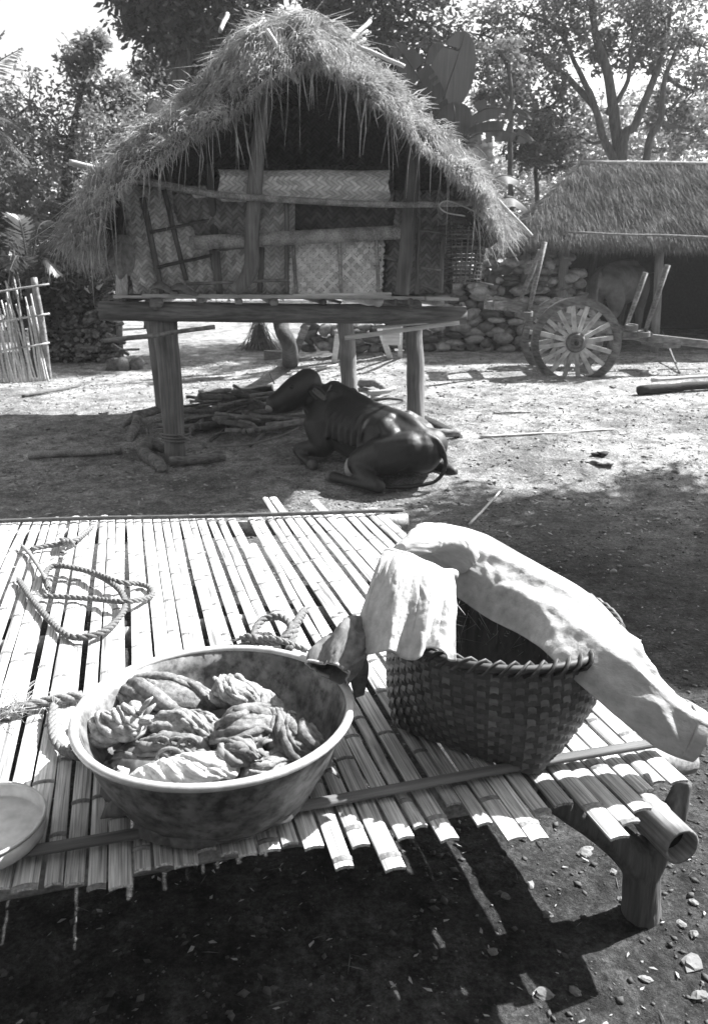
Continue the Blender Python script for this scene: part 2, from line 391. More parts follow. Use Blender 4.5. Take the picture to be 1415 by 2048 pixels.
def frond(P, n, L0, wid, seed=0, droop=.35):                     # feather palm leaf along path P
    V = []; F = []; m = len(P)
    for k in range(n):
        f = .12+.88*k/n; i = min(int(f*(m-1)), m-2); p = P[i]+(P[i+1]-P[i])*(f*(m-1)-i); t = P[i+1]-P[i]; t = t/np.linalg.norm(t)
        s = np.cross(t, (0, 0, 1)); s /= np.linalg.norm(s)+1e-6
        for sg in (-1, 1):
            L = L0*math.sin(math.pi*(.15+.8*f))*random.uniform(.8, 1.15); d = s*sg*.8+t*.6+np.array((0, 0, -droop+random.uniform(-.2, .2))); d /= np.linalg.norm(d)
            o = len(V); q = np.cross(d, t); q /= np.linalg.norm(q)+1e-6; w = np.cross(q, d)*wid
            V += [p, p+d*L*.4+w, p+d*L, p+d*L*.4-w]; F.append((o, o+1, o+2, o+3))
    return V, F
def rope_mesh(P, r, pitch=None, strands=3, seg=7, n_per=9):
    P = np.asarray(P, float); d = np.linalg.norm(np.diff(P, axis=0), axis=1); s = np.concatenate([[0], np.cumsum(d)]); Ltot = s[-1]; pitch = pitch or r*6.5
    m = max(12, int(Ltot/pitch*n_per)); q = np.linspace(0, Ltot, m); C = np.stack([np.interp(q, s, P[:, k]) for k in range(3)], 1)
    T = np.gradient(C, axis=0); T /= np.linalg.norm(T, axis=1)[:, None]
    N = np.array((0, 0, 1.0)) if abs(T[0][2]) < .9 else np.array((1.0, 0, 0)); mb = MB(); NN = []; BB = []
    for i in range(m): N = N-T[i]*np.dot(N, T[i]); N /= np.linalg.norm(N); NN.append(N); BB.append(np.cross(T[i], N))
    NN = np.array(NN); BB = np.array(BB)
    for k in range(strands):
        a = q/pitch*2*math.pi+2*math.pi*k/strands
        mb.sweep(C+(np.cos(a)[:, None]*NN+np.sin(a)[:, None]*BB)*r*.52, r*.56, seg)
    return mb

class Creases:                            # crumpled cloth: many short soft-edged creases over a (u, v) sheet
    def __init__(s, n, seed, u=1.0, v=1.0, ang=(0, math.pi), w=(.012, .04), L=(.08, .3)):
        r = np.random.default_rng(seed); s.c = r.uniform(0, 1, (n, 2))*np.array((u, v)); s.a = r.uniform(ang[0], ang[1], n); s.w = r.uniform(*w, n); s.L = r.uniform(*L, n); s.h = r.uniform(.3, 1, n)*np.where(r.uniform(size=n) < .35, -1, 1); s.k = r.normal(size=n)*.8; s.v = v
    def __call__(s, u, v):
        du = u-s.c[:, 0]; dv = v-s.c[:, 1]; dv = dv-s.v*np.round(dv/s.v)
        x = du*np.cos(s.a)+dv*np.sin(s.a); y = -du*np.sin(s.a)+dv*np.cos(s.a)+s.k*x*x
        e = np.exp(-(x/s.L)**2); q = np.abs(y)/s.w
        return float(np.sum(s.h*e*(np.exp(-q*1.2)-.55*np.exp(-(q-1.8)**2))))
# ---------------------------------------------------------------- bamboo bench (foreground)
BA = math.radians(15.6); BO = np.array((-.077, 1.565, 0.0)); BH = .46
bench = thing('bamboo_bench', tuple(BO), 'low bamboo slat bench on a forked branch leg with basin and basket on it', 'bench', rz=BA)
def to_b(p):
    d = np.array(p, float)-BO; c, s = math.cos(BA), math.sin(BA); return np.array((d[0]*c+d[1]*s, -d[0]*s+d[1]*c, d[2]))
def from_b(p):
    c, s = math.cos(BA), math.sin(BA); return np.array((p[0]*c-p[1]*s, p[0]*s+p[1]*c, p[2]))+BO
def far_t(s): return 2.455-.185*(s+.02)
near_ext = [(-1.4, .07), (-.62, .07), (-.5, .11), (-.42, .12), (-.3, .07), (-.1, .07), (-.06, .1), (0.0, .20), (.06, .16), (.12, .22), (.17, .08), (.24, .19), (.3, .05), (.38, .19), (.46, .22), (.52, .10), (.6, .24), (.68, .22), (.76, .11), (.84, .12), (.95, .12)]
def slat_mesh(x0, w, t0, t1, bowx, zc, skew):
    mb = MB(); n = 9; V = []; F = []
    nodes = random.uniform(0, .3)
    ts = np.linspace(t0, t1, n); k5 = np.linspace(-1, 1, 5)
    for i, t in enumerate(ts):
        f = (t-t0)/(t1-t0); cx = x0+skew*(f-.5)+bowx*math.sin(f*math.pi)+random.uniform(-.0012, .0012)
        ww = w*(1-.10*f)*(1+.04*math.sin(i*2.1+x0*40)); zz = zc+.004*math.sin(f*9+x0*13)+(-.012*(f-.4)**2)
        for k in k5: V.append((cx+k*ww/2, t, zz+.010*(1-k*k)*.42))
        for k in k5: V.append((cx+k*ww/2*.97, t, zz+.010*(1-k*k)*.42-.007))
    for i in range(n-1):
        a = i*10; b = a+10
        for k in range(4):
            F.append((a+k, a+k+1, b+k+1, b+k)); F.append((a+5+k+1, a+5+k, b+5+k, b+5+k+1))
        F.append((a, b, b+5, a+5)); F.append((a+4, a+9, b+9, b+4))
    for a, rv in ((0, 0), ((n-1)*10, 1)):
        for k in range(4):
            q = (a+k, a+5+k, a+6+k, a+k+1); F.append(q[::-1] if rv else q)
    mb.add(V, F); mb.base = len(F)
    # raised node rings
    t = t0+nodes
    while t < t1-.05:
        f = (t-t0)/(t1-t0); cx = x0+skew*(f-.5)+bowx*math.sin(f*math.pi); ww = w*(1-.10*f)*1.03; zz = zc+.004*math.sin(f*9+x0*13)-.012*(f-.4)**2
        V = []
        for dt, dz in ((-.008, .0005), (0, .0035), (.008, .0005)):
            for k in k5: V.append((cx+k*ww/2, t+dt, zz+.010*(1-k*k)*.42+dz))
        mb.add(V, [(r*5+k, r*5+k+1, r*5+6+k, r*5+5+k) for r in range(2) for k in range(4)])
        t += random.uniform(.26, .40)
    return mb
def slat_part(mb):
    o = part('slat', mb, M_SLAT, bench, rel=True, smooth=False); o.data.materials.append(M_NODE)
    ix = np.zeros(len(o.data.polygons), np.int32); ix[mb.base:] = 1; o.data.polygons.foreach_set('material_index', ix); return o
x = -1.36; i = 0
while x < .84:
    w = random.uniform(.034, .050)
    gap = random.choice((.002, .003, .004, .005, .007, .011)) if x < .0 else random.choice((.003, .005, .007, .009, .015))
    xc = x+w/2; ne = np.interp(xc, [a for a, b in near_ext], [b for a, b in near_ext])+random.uniform(-.025, .025)
    t1 = far_t(xc)+random.choice((.05, .06, .08, .10, .13))
    if .33 < xc < .40: t1 = far_t(xc)+.42
    if .58 < xc < .64: t1 = far_t(xc)+.36
    t0 = -max(.04, ne)
    args = dict(bowx=random.uniform(-.011, .011), zc=BH-.010+random.uniform(-.002, .003), skew=random.uniform(-.006, .006))
    if .12 < xc < .165:                    # broken strip: its far piece is missing
        slat_part(slat_mesh(xc, w, t0, 2.02, **args))
    elif .20 < xc < .245:
        slat_part(slat_mesh(xc, w*.8, t0, .62, **args)); slat_part(slat_mesh(xc+.006, w*.8, .66, t1, **args))
    else: slat_part(slat_mesh(xc, w, t0, t1, **args))
    x += w+gap; i += 1
# battens lashed across the slats
b = MB(); P = cr([(-1.4, .02, BH+.006), (-.7, .005, BH+.012), (0, 0, BH+.012), (.5, .01, BH+.013), (.945, 0, BH+.018)], 6)
b.sweep(P, .017, 7, flat=.55, up=(0, 0, 1)); part('batten', b, M_OLDWOODX, bench, rel=True)
b = MB(); P = cr([(-1.4, far_t(-1.4), BH+.004), (-.6, far_t(-.6)+.008, BH+.009), (.1, far_t(.1)-.012, BH+.010), (.98, far_t(.98)+.01, BH+.012)], 6)
b.sweep(P, .011, 7); part('batten', b, M_DARKSTICK, bench, rel=True)
def bamboo_pole(a, c, r, nodes=.32, wall=.008, start=.15, taper=1.0):
    a = np.array(a, float); c = np.array(c, float); L = np.linalg.norm(c-a); ts = [0.0]; rr = [1.0]; t = start
    while t < L-.03:
        ts += [t-.014, t, t+.014]; rr += [1.0, 1.075, 1.0]; t += nodes*random.uniform(.85, 1.15)
    ts.append(L); rr.append(1.0); mb = MB(); P = [a+(c-a)*(q/L) for q in ts]
    def rad(i): return r*rr[i]*(1-(1-taper)*ts[i]/L)
    d = (c-a)/L; u = np.array((0, 0, 1.0)) if abs(d[2]) < .9 else np.array((1.0, 0, 0)); u = u-d*np.dot(u, d); u /= np.linalg.norm(u); v = np.cross(d, u); n = 18; V = []; F = []
    rings = [(P[i], rad(i)) for i in range(len(P))]
    rings = [(P[0]+d*.35, rad(0)-wall), (P[0], rad(0)-wall)]+rings+[(P[-1], rad(len(P)-1)-wall), (P[-1]-d*.35, rad(len(P)-1)-wall)]
    for p, q in rings:
        for k in range(n): an = 2*math.pi*k/n; V.append(p+(u*math.cos(an)+v*math.sin(an))*q)
    for i in range(len(rings)-1):
        for k in range(n): F.append((i*n+k, i*n+(k+1) % n, (i+1)*n+(k+1) % n, (i+1)*n+k))
    F.append(tuple(range(n))); F.append(tuple(range((len(rings)-1)*n, len(rings)*n)))
    mb.add(V, F); return mb
for t, r, s1 in ((.03, .042, 1.01), (1.2, .038, .98), (2.34, .042, 1.02)):
    z = BH-.022-r
    part('cross_pole', bamboo_pole((s1, t-.02*s1 if t > 2 else t, z), (-1.42, t+(.26 if t > 2 else 0), z), r, start=.1), M_POLE, bench, rel=True)
for s, t0, r in ((.845, -.175, .047), (-1.1, -.14, .045)):
    part('side_pole', bamboo_pole((s, t0, BH-.022-.084-r), (s-.02, 2.62, BH-.022-.084-r), r, start=.11), M_POLE, bench, rel=True)
def fork_leg(s, t, zl, left, right, r=.050):
    g = gz(*from_b((s, t, 0))[:2])-.12; mb = MB(); c = (s-.01, t+.01, zl-.10)
    mb.sweep(cr([(s+.012, t-.01, g), (s+.005, t, .08), c], 5), (r*1.05, r*.95, r), 12)
    mb.sweep(cr([(s, t, zl-.16), (s-.10, t+.01, zl-.05), (s+left[0], t+.02, zl+left[1])], 5), (r, r*.85, r*.55), 10)
    mb.sweep(cr([(s, t, zl-.16), (s+.065, t, zl-.04), (s+right[0], t+.01, zl+right[1])], 5), (r, r*.72, r*.45), 10)
    me = remeshed(mb, .008, 4); co = np.zeros(len(me.vertices)*3, np.float32); me.vertices.foreach_get('co', co); co = co.reshape(-1, 3)
    an = np.arctan2(co[:, 1]-t, co[:, 0]-s); d = .010*fbm(an*3, co[:, 2]*9, 4, 3)+.006*fbm(an*11, co[:, 2]*14, 6, 3); nr = np.zeros(len(co)*3, np.float32); me.vertex_normals.foreach_get('vector', nr); co += nr.reshape(-1, 3)*d[:, None]; me.vertices.foreach_set('co', co.ravel())
    return part('forked_leg', me, M_LEGWOOD, bench, rel=True)
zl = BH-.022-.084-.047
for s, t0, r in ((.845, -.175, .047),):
    mb = MB(); mb.sweep([(s, t0+.045, zl), (s, t0+.052, zl)], r-.0085, 18); part('mouth_shade', mb, M_BLACK, bench, rel=True)  # dark disc standing in for the shade inside the hollow pole end
fork_leg(.845, -.045, zl, (-.30, .105), (.105, .075))
fork_leg(.83, 2.25, zl, (-.14, .09), (.12, .09)); fork_leg(-1.1, 0.0, zl, (-.14, .09), (.12, .09)); fork_leg(-1.11, 2.4, zl, (-.14, .09), (.12, .09))
b = MB()
for s in (.845,):
    for q in range(4): P = [(s+.056*math.cos(a), .03+.006*q+.012*math.sin(a), zl+.03+.085*math.sin(a)) for a in np.linspace(0, 2*math.pi, 16)]; b.sweep(P, .005, 5)
tag(part('lashing', b, M_ROPE, bench, rel=True), kind='stuff')

# ---------------------------------------------------------------- basin and washing
BC = np.array((-.315, 1.632, BH+.003)); RR = .318
basin = thing('wash_basin', tuple(BC), 'large round dull tin wash basin full of wrung laundry', 'basin')
prof = [(.0, .004), (.10, .003), (.185, .004), (.205, .010), (.235, .045), (.268, .11), (.290, .17), (.303, .212)]
inner = [(.297, .212), (.284, .17), (.262, .112), (.229, .05), (.198, .016), (.10, .012), (0, .012)]
b = MB(); b.lathe(prof+inner, 72, BC, wob=.004); part('bowl', b, M_METAL, basin)
b = MB(); b.lathe([(.298, .208), (.306, .203), (.314, .207), (.317, .213), (.314, .220), (.306, .2225), (.299, .219), (.296, .213), (.298, .208)], 72, BC, wob=.004); part('rim', b, M_RIM, basin)
b = MB(); b.lathe([(.186, -.003), (.194, -.003), (.208, .011), (.200, .009)], 64, BC, wob=.004); part('foot', b, M_METAL, basin)

def wrung(name, pts, rad, label, pleats=7, twist=1.4, amp=.28, m=M_CLOTH, seed=0, flat=.8, group=None, ends=True, tail=True):
    """a wrung-out cloth: many narrow folds running round one another"""
    rg = np.random.default_rng(seed+100); P = cr(pts, 26); mN = len(P); f = np.linspace(0, 1, mN)
    R = np.interp(f, np.linspace(0, 1, len(rad)), rad)*1.12
    if ends: R = R*np.minimum(1, np.minimum(.55+f*6, .55+(1-f)*6))
    T = np.gradient(P, axis=0); T /= np.linalg.norm(T, axis=1)[:, None]; up = np.array((0, 0, 1.0)); S = np.cross(T, up); S /= np.linalg.norm(S, axis=1)[:, None]; U = np.cross(S, T)
    mb = MB(); mb.sweep(P, list(R*.84), 20, flat=flat, up=(0, 0, 1)); nf = int(pleats*2.2)+14
    for k in range(nf):
        ph = 2*math.pi*k/nf+rg.uniform(-.25, .25); tw = twist*2*math.pi*(.8+.4*rg.random()); a = ph+tw*f+.5*np.sin(f*6+rg.uniform(0, 6))
        lo, hi = (0, 1) if rg.random() < .55 else sorted((rg.uniform(0, .45), rg.uniform(.55, 1)))
        wv = .90+.16*np.sin(f*rg.uniform(4, 11)+rg.uniform(0, 6)); C = P+(np.cos(a)*flat)[:, None]*U*(R*wv*.86)[:, None]+np.sin(a)[:, None]*S*(R*wv*.86)[:, None]
        i0, i1 = int(lo*(mN-1)), int(hi*(mN-1))+1; C = C[i0:i1]
        if len(C) < 5: continue
        C = jit(C, R.mean()*.10, seed*31+k); m2 = len(C); tp = np.minimum(1, np.minimum(.35+np.linspace(0, 6, m2), .35+np.linspace(6, 0, m2)))
        rr = R[i0:i1]*rg.uniform(.10, .24)*tp*(1+.28*np.sin(np.linspace(0, rg.uniform(4, 14), m2)+rg.uniform(0, 6))); mb.sweep(C, list(rr), 6, flat=rg.uniform(.5, 1.3))
    if tail:
        for e, d in ((P[0], P[0]-P[2]), (P[-1], P[-1]-P[-3])):
            d = d/np.linalg.norm(d)
            for q in range(5):
                v = d*rg.uniform(.5, 1)+rg.normal(size=3)*.6; v /= np.linalg.norm(v); b0 = e+rg.normal(size=3)*R.mean()*.3; L = R.mean()*rg.uniform(.5, 1.2)
                t_ = b0+v*L; t_[2] = max(t_[2], BH+.03); mb.sweep([b0, (b0+t_)/2+np.array((0, 0, .004)), t_], (R.mean()*.35, R.mean()*.3, R.mean()*.12), 7, flat=.4)
    return single(name, mb, m, label, 'cloth', group)
def bp(px, py, z): return atz(px, py, z)
wrung('wrung_cloth', [bp(190, 1450, .53), bp(250, 1405, .60), bp(340, 1395, .625), bp(455, 1425, .58)], (.03, .052, .06, .03), 'broad pleated cloth lying along the back of the basin heap', 9, .5, .3, seed=1)
wrung('wrung_cloth', [bp(165, 1480, .57), bp(215, 1455, .625), bp(288, 1436, .655)], (.034, .043, .040), 'ribbed cloth roll with a knobbly end on the left of the laundry heap', 10, 1.1, .25, seed=2)
wrung('wrung_cloth', [bp(262, 1555, .59), bp(330, 1548, .61), bp(400, 1538, .618), bp(475, 1530, .60)], (.020, .036, .036, .030), 'pale twisted cloth roll at the front of the laundry heap', 6, .9, .25, seed=3, m=mat('pale_cloth', .42, .66, (.015, .015, .015), rough=.95, bump=.3, dist=.003, rnd=.1))
wrung('wrung_cloth', [bp(470, 1425, .62), bp(545, 1450, .615), bp(600, 1490, .595), bp(648, 1512, .55)], (.028, .042, .052, .036), 'striped cloth twisted down the right of the laundry heap', 12, 1.0, .25, seed=4)
wrung('wrung_cloth', [bp(430, 1495, .59), bp(480, 1462, .635), bp(525, 1455, .60), bp(548, 1490, .56)], (.028, .055, .05, .02), 'fan pleated cloth bundled in the middle of the laundry heap', 14, .35, .3, seed=5)
wrung('wrung_cloth', [bp(560, 1435, .60), bp(520, 1405, .635), bp(480, 1385, .665), bp(445, 1378, .66)], (.026, .036, .034, .044), 'frilled knotted cloth end standing up at the back of the laundry', 13, .8, .4, seed=6, ends=False)
wrung('wrung_cloth', [bp(420, 1520, .60), bp(465, 1508, .627), bp(510, 1495, .63)], (.022, .030, .032), 'dark cloth roll with an open end beside the pale roll', 7, .9, .3, seed=7, m=M_DULLCLOTH)
wrung('wrung_cloth', [bp(295, 1455, .61), bp(360, 1445, .62), bp(430, 1465, .60), bp(470, 1490, .57)], (.024, .036, .038, .03), 'crumpled cloth between the ribbed roll and the fan pleated bundle', 8, .7, .4, seed=8)
wrung('wrung_cloth', [bp(225, 1530, .55), bp(300, 1505, .585), bp(380, 1500, .595), bp(440, 1525, .57)], (.03, .040, .038, .03), 'limp tangled cloth behind the pale front roll', 9, .6, .4, seed=9, m=M_DULLCLOTH)
wrung('wrung_cloth', [bp(480, 1545, .585), bp(530, 1545, .58), bp(575, 1515, .575), bp(600, 1530, .55)], (.022, .032, .03, .02), 'short pale cloth fold by the right front of the laundry', 8, .5, .3, seed=10)
M_CLOTHDARK = M_DULLCLOTH
b = MB(); c0 = BC+np.array((.0, -.01, .0)); b.ball(c0+np.array((-.02, .02, .055)), (.225, .205, .075), 14, 40, nz=.5, seed=3); b.ball(c0+np.array((-.05, -.04, .075)), (.15, .14, .07), 10, 30, nz=.6, seed=5)
single('wet_cloth', b, M_DULLCLOTH, 'flat soaked cloth under all the wrung laundry', 'cloth')
b = MB()
for k, (px, py, rx) in enumerate([(325, 1498, .020), (352, 1500, .024), (375, 1496, .022), (340, 1512, .026)]):
    c = atz(px, py, .615); b.sweep([c+np.array((rx*math.cos(a), .012*math.sin(a*.5+k), .03*math.sin(a)*.8)) for a in np.linspace(-.5, 3.8, 16)], .004, 5)
single('drawstring', b, M_ROPE, 'looped cloth drawstring lying on the laundry', 'string')

# ---------------------------------------------------------------- woven basket
KC = np.array((.385, 1.966, BH+.006)); KH = .285; KR = .297; KB = .288
basket = thing('woven_basket', tuple(KC), 'square bottomed cane basket with a round braided rim under white cloth', 'basket')
CORN = math.atan2(1.694-KC[1], .432-KC[0])
def bk_r(th, f):                         # radius at angle th, height fraction f: square foot to round rim
    a = (th-CORN+math.pi/4) % (math.pi/2)-math.pi/4      # 0 at a corner
    pw = 2+10*(1-min(1, f*1.05))**1.6
    x, y = abs(math.cos(a+math.pi/4)), abs(math.sin(a+math.pi/4)); se = (x**pw+y**pw)**(-1/pw)
    half = KB/math.sqrt(2)*1.04; r_sq = half*se
    r = r_sq*(1-f**1.1)+KR*f**1.1
    return r+.022*math.sin(math.pi*f)
NS = 62; NW = 18
for k in range(NS):
    th = 2*math.pi*(k+.5)/NS; mb = MB(); V = []; F = []; m = NW*2+1; ww = .0095
    for i in range(m):
        f = i/(m-1); j = i/2; off = .0028*math.cos(math.pi*(j+k)); r = bk_r(th, f)+off
        for da, dr in ((-ww/.27, 0), (ww/.27, 0), (ww/.27, -.002), (-ww/.27, -.002)):
            V.append(KC+np.array(((r+dr)*math.cos(th+da), (r+dr)*math.sin(th+da), f*KH)))
    for i in range(m-1):
        for q in range(4): F.append((i*4+q, i*4+(q+1) % 4, i*4+4+(q+1) % 4, i*4+4+q))
    mb.add(V, F); part('stake', mb, M_CANEPALE, basket, smooth=False)
for j in range(NW):
    mb = MB(); V = []; F = []; n = NS*2; h = KH/NW*.97; z0 = (j+.5)/NW*KH
    for i in range(n):
        th = 2*math.pi*i/n; off = -.0042*math.cos(math.pi*((i-1)/2+j+.5)) if True else 0
        off = .0034*math.cos(math.pi*(i/2-.5+j)+math.pi) if i % 2 else 0.0
        f = z0/KH; r = bk_r(th, f)+off
        for dz, dr in ((-h/2, 0), (h/2, 0.0), (h/2, -.0018), (-h/2, -.0018)):
            V.append(KC+np.array(((r+dr)*math.cos(th), (r+dr)*math.sin(th), z0+dz)))
    for i in range(n):
        a = i*4; c = ((i+1) % n)*4
        for q in range(4): F.append((a+q, c+q, c+(q+1) % 4, a+(q+1) % 4))
    mb.add(V, F); part('weaver', mb, M_CANE, basket, smooth=False)
b = MB(); V = []; F = []
for i in range(72):
    for q in np.linspace(.01, .99, 10): t = 2*math.pi*i/72; V.append(KC+np.array(((bk_r(t, q)-.009)*math.cos(t), (bk_r(t, q)-.009)*math.sin(t), q*KH)))
F = [(i*10+q, ((i+1) % 72)*10+q, ((i+1) % 72)*10+q+1, i*10+q+1) for i in range(72) for q in range(9)]
b.add(V, F); part('light_stop_shell', b, M_LEGWOOD, basket)  # dark shell added inside so no light shows through the weave
b = MB(); V = [KC+np.array((0, 0, .004))]+[KC+np.array((bk_r(t, 0)*.97*math.cos(t), bk_r(t, 0)*.97*math.sin(t), .004)) for t in np.linspace(0, 2*math.pi, 64, endpoint=False)]
b.add(V, [(0, 1+i, 1+(i+1) % 64) for i in range(64)]); part('bottom', b, M_CANE, basket, smooth=False)
b = MB(); P = [KC+np.array((bk_r(t, 1)*math.cos(t), bk_r(t, 1)*math.sin(t), KH)) for t in np.linspace(0, 2*math.pi, 90, endpoint=False)]; b.sweep(P, .011, 8, closed=True); part('rim', b, M_CANE, basket)
NB = 54
for k in range(NB):                      # slanting bindings of the braided rim
    a0 = 2*math.pi*k/NB; P = []
    for q in np.linspace(-.15, 1.15, 8):
        an = math.pi*(1.25-1.5*q); th = a0+q*.19; P.append(KC+np.array(((bk_r(th, 1)+.0165*math.cos(an)*-1)*math.cos(th), (bk_r(th, 1)-.0165*math.cos(an))*math.sin(th), KH-.002+.0165*math.sin(an))))
    mb = MB(); mb.sweep(P, .0085, 6, flat=.45); part('binding', mb, M_CANE, basket)
n = 260; th = RNG.uniform(.5, 2.7, n); f = RNG.uniform(.3, .98, n); base = np.array([KC+np.array(((bk_r(t, q)-.012)*math.cos(t), (bk_r(t, q)-.012)*math.sin(t), q*KH)) for t, q in zip(th, f)])
V, F = blades(base, base+RNG.normal(size=(n, 3))*.035+np.array((0, -.01, -.02)), .0012); o = link('rice_straw', mesh_np('rice_straw', V, F), M_STRAW)
tag(o, 'loose rice straw caught inside the woven basket', 'straw', kind='stuff')

# ---------------------------------------------------------------- white garment over the basket
gar = thing('cotton_trousers', tuple(at(860, 1100, 2.1)), 'white cotton trousers with gathered waist thrown over the woven basket', 'trousers')
def cloth_tube(pts, rad, n=56, m=14, fold=None, flat=.6, up=(0, 0, 1)):
    mb = MB(); P = cr(pts, m); mb.sweep(P, rad, n, cap=False, fn=fold, flat=flat, up=up); return mb
CZL = Creases(150, 5, 3.2, 6.3, (.5, 2.6), (.02, .07), (.12, .6))
CZS = Creases(150, 15, .95, .30, (-.9, .9), (.006, .016), (.05, .20)); CZT = Creases(60, 16, .95, .30, (.7, 2.4), (.005, .012), (.02, .08)); CZB = Creases(16, 19, .95, .30, (-.35, .35), (.014, .03), (.12, .30))
lp = [at(850, 1082, 2.14), at(880, 1096, 2.17), at(945, 1120, 2.17), at(1030, 1160, 2.08), at(1130, 1218, 1.93), at(1222, 1286, 1.75), at(1290, 1360, 1.70), at(1345, 1418, 1.70), at(1410, 1452, 1.70)]
def flat_tube(pts, wid, thk, step, nrm, disp, n=72):
    P = cr(pts, step); m = len(P); f = np.linspace(0, 1, m); W = np.interp(f, np.linspace(0, 1, len(wid)), wid); K = np.interp(f, np.linspace(0, 1, len(thk)), thk)
    T = np.gradient(P, axis=0); T /= np.linalg.norm(T, axis=1)[:, None]; L = np.concatenate([[0], np.cumsum(np.linalg.norm(np.diff(P, axis=0), axis=1))])
    NR = np.stack([np.interp(f, np.linspace(0, 1, len(nrm)), [q[c] for q in nrm]) for c in range(3)], 1); V = []; F = []
    for i in range(m):
        N = NR[i]-T[i]*np.dot(NR[i], T[i]); N /= np.linalg.norm(N); B = np.cross(T[i], N)
        for k in range(n):
            a = 2*math.pi*k/n; c, s_ = math.cos(a), math.sin(a); lat = s_*W[i]
            h = math.copysign(abs(c)**.75, c)*K[i]-.055*s_*s_*(1 if s_ > 0 else .6); d = disp(L[i], lat+.15)*(1 if c > 0 else .5)*min(1, abs(c)*2.5)
            V.append(P[i]+B*lat*(1+.05*math.sin(L[i]*17+(3 if s_ > 0 else 0)))+N*(h+d))
    for i in range(m-1):
        for k in range(n): F.append((i*n+k, i*n+(k+1) % n, (i+1)*n+(k+1) % n, (i+1)*n+k))
    mb = MB(); mb.add(V, F); return mb
def long_folds(u, l):
    q = 0
    for c, ph, A, w in ((-.075, .3, .010, .010), (-.045, 2.1, .013, .012), (-.015, 4.0, .010, .009), (.02, 5.2, .014, .013), (.05, 1.1, .012, .010), (.08, 3.3, .010, .012)):
        lk = c*(.5+.7*u)+.016*math.sin(5.5*u+ph)+.006*math.sin(17*u+ph*3); q += A*(.35+.65*max(0, math.sin(3.8*u+ph*2)))*math.exp(-abs(l-lk)/w)
    return q-.008
NRM = [(-.1, -.75, .6), (.0, -.75, .65), (.1, -.6, .8), (.25, -.45, .9), (.2, -.4, .9)]
b = flat_tube(lp, (.045, .085, .105, .112, .115, .112, .105, .085, .068), (.028, .026, .018, .015, .014, .014, .015, .018, .022), 26, NRM, lambda u, v: .0022*CZS(u, v)+.0014*CZT(u, v)+.004*CZB(u, v)+long_folds(u, v-.15))
o = part('leg', b, M_WHITE, gar); md = o.modifiers.new('t', 'SOLIDIFY'); md.thickness = .003
b = flat_tube(lp[-3:], (.108, .0875, .0705), (.0165, .0195, .0235), 14, NRM[-2:], lambda u, v: .0012*math.sin(v*90)); b.f = [q for q in b.f if min(q) >= 72*22]; o = part('hem', b, M_WHITE, gar); md = o.modifiers.new('t', 'SOLIDIFY'); md.thickness = .003
# gathered waistband
b = MB(); wp = cr([at(772, 1108, 2.00), at(800, 1112, 1.97), at(840, 1128, 1.95), at(880, 1146, 1.96), at(908, 1150, 2.0)], 14)
b.sweep(wp, .013, 14, fn=lambda f, a: 1+.07*abs(math.sin(f*70))+.08*math.sin(f*23+a), flat=1.2); part('waistband', b, M_WHITE, gar)
# hanging flounce
top = cr([at(772, 1104, 2.01), at(797, 1108, 1.975), at(835, 1122, 1.955), at(878, 1142, 1.965), at(902, 1146, 2.0)], 44)
bot = cr([at(710, 1262, 1.86), at(738, 1302, 1.72), at(800, 1312, 1.650), at(860, 1306, 1.645), at(914, 1316, 1.67)], 44)
CZF = Creases(70, 21, 1.0, 1.4, (1.1, 2.0), (.012, .035), (.08, .35)); CZG = Creases(60, 22, 1.0, 1.4, (-.7, .7), (.010, .03), (.03, .10)); na, nb = len(top), 60; V = []; F = []
for j in range(nb):
    f = j/(nb-1)
    for i in range(na):
        g = i/(na-1); p = top[i]*(1-f)+bot[i]*f; p = p+np.array((0, -.045, .05))*math.sin(math.pi*f**.75)
        wv = g*7.5+.35*math.sin(f*2.6+g*5); fold = .012*(abs(math.sin(g*44))**.6-.6)*(1-f)**2.2+.020*math.sin(2*math.pi*wv*.5)*(.25+f)*(1-.30*f)+.010*(abs(math.sin(math.pi*wv))**.5-.6)*(1-.5*f)
        p = p+np.array((.25, -.85, .35))*(fold+.0045*CZF(g, f)+.0022*CZG(g, f)); p = p+np.array((0, 0, .012*math.sin(g*17+1)*f**3)); V.append(p)
for j in range(nb-1):
    for i in range(na-1): F.append((j*na+i, j*na+i+1, (j+1)*na+i+1, (j+1)*na+i))
b = MB(); b.add(V, F); o = part('flounce', b, M_WHITE, gar); md = o.modifiers.new('t', 'SOLIDIFY'); md.thickness = .0025; md.offset = -1
# bunched upper cloth joining waistband and leg
b = MB(); b.sweep(cr([at(800, 1100, 2.03), at(828, 1088, 2.07), at(860, 1078, 2.12), at(900, 1092, 2.16), at(930, 1125, 2.17)], 20), (.022, .040, .052, .058, .05), 80, fn=lambda f, a: 1+.12*math.sin(a*3+f*6)+.10*CZL(f*1.2+.3, a % 6.28), flat=.8); part('bunched_cloth', b, M_WHITE, gar)
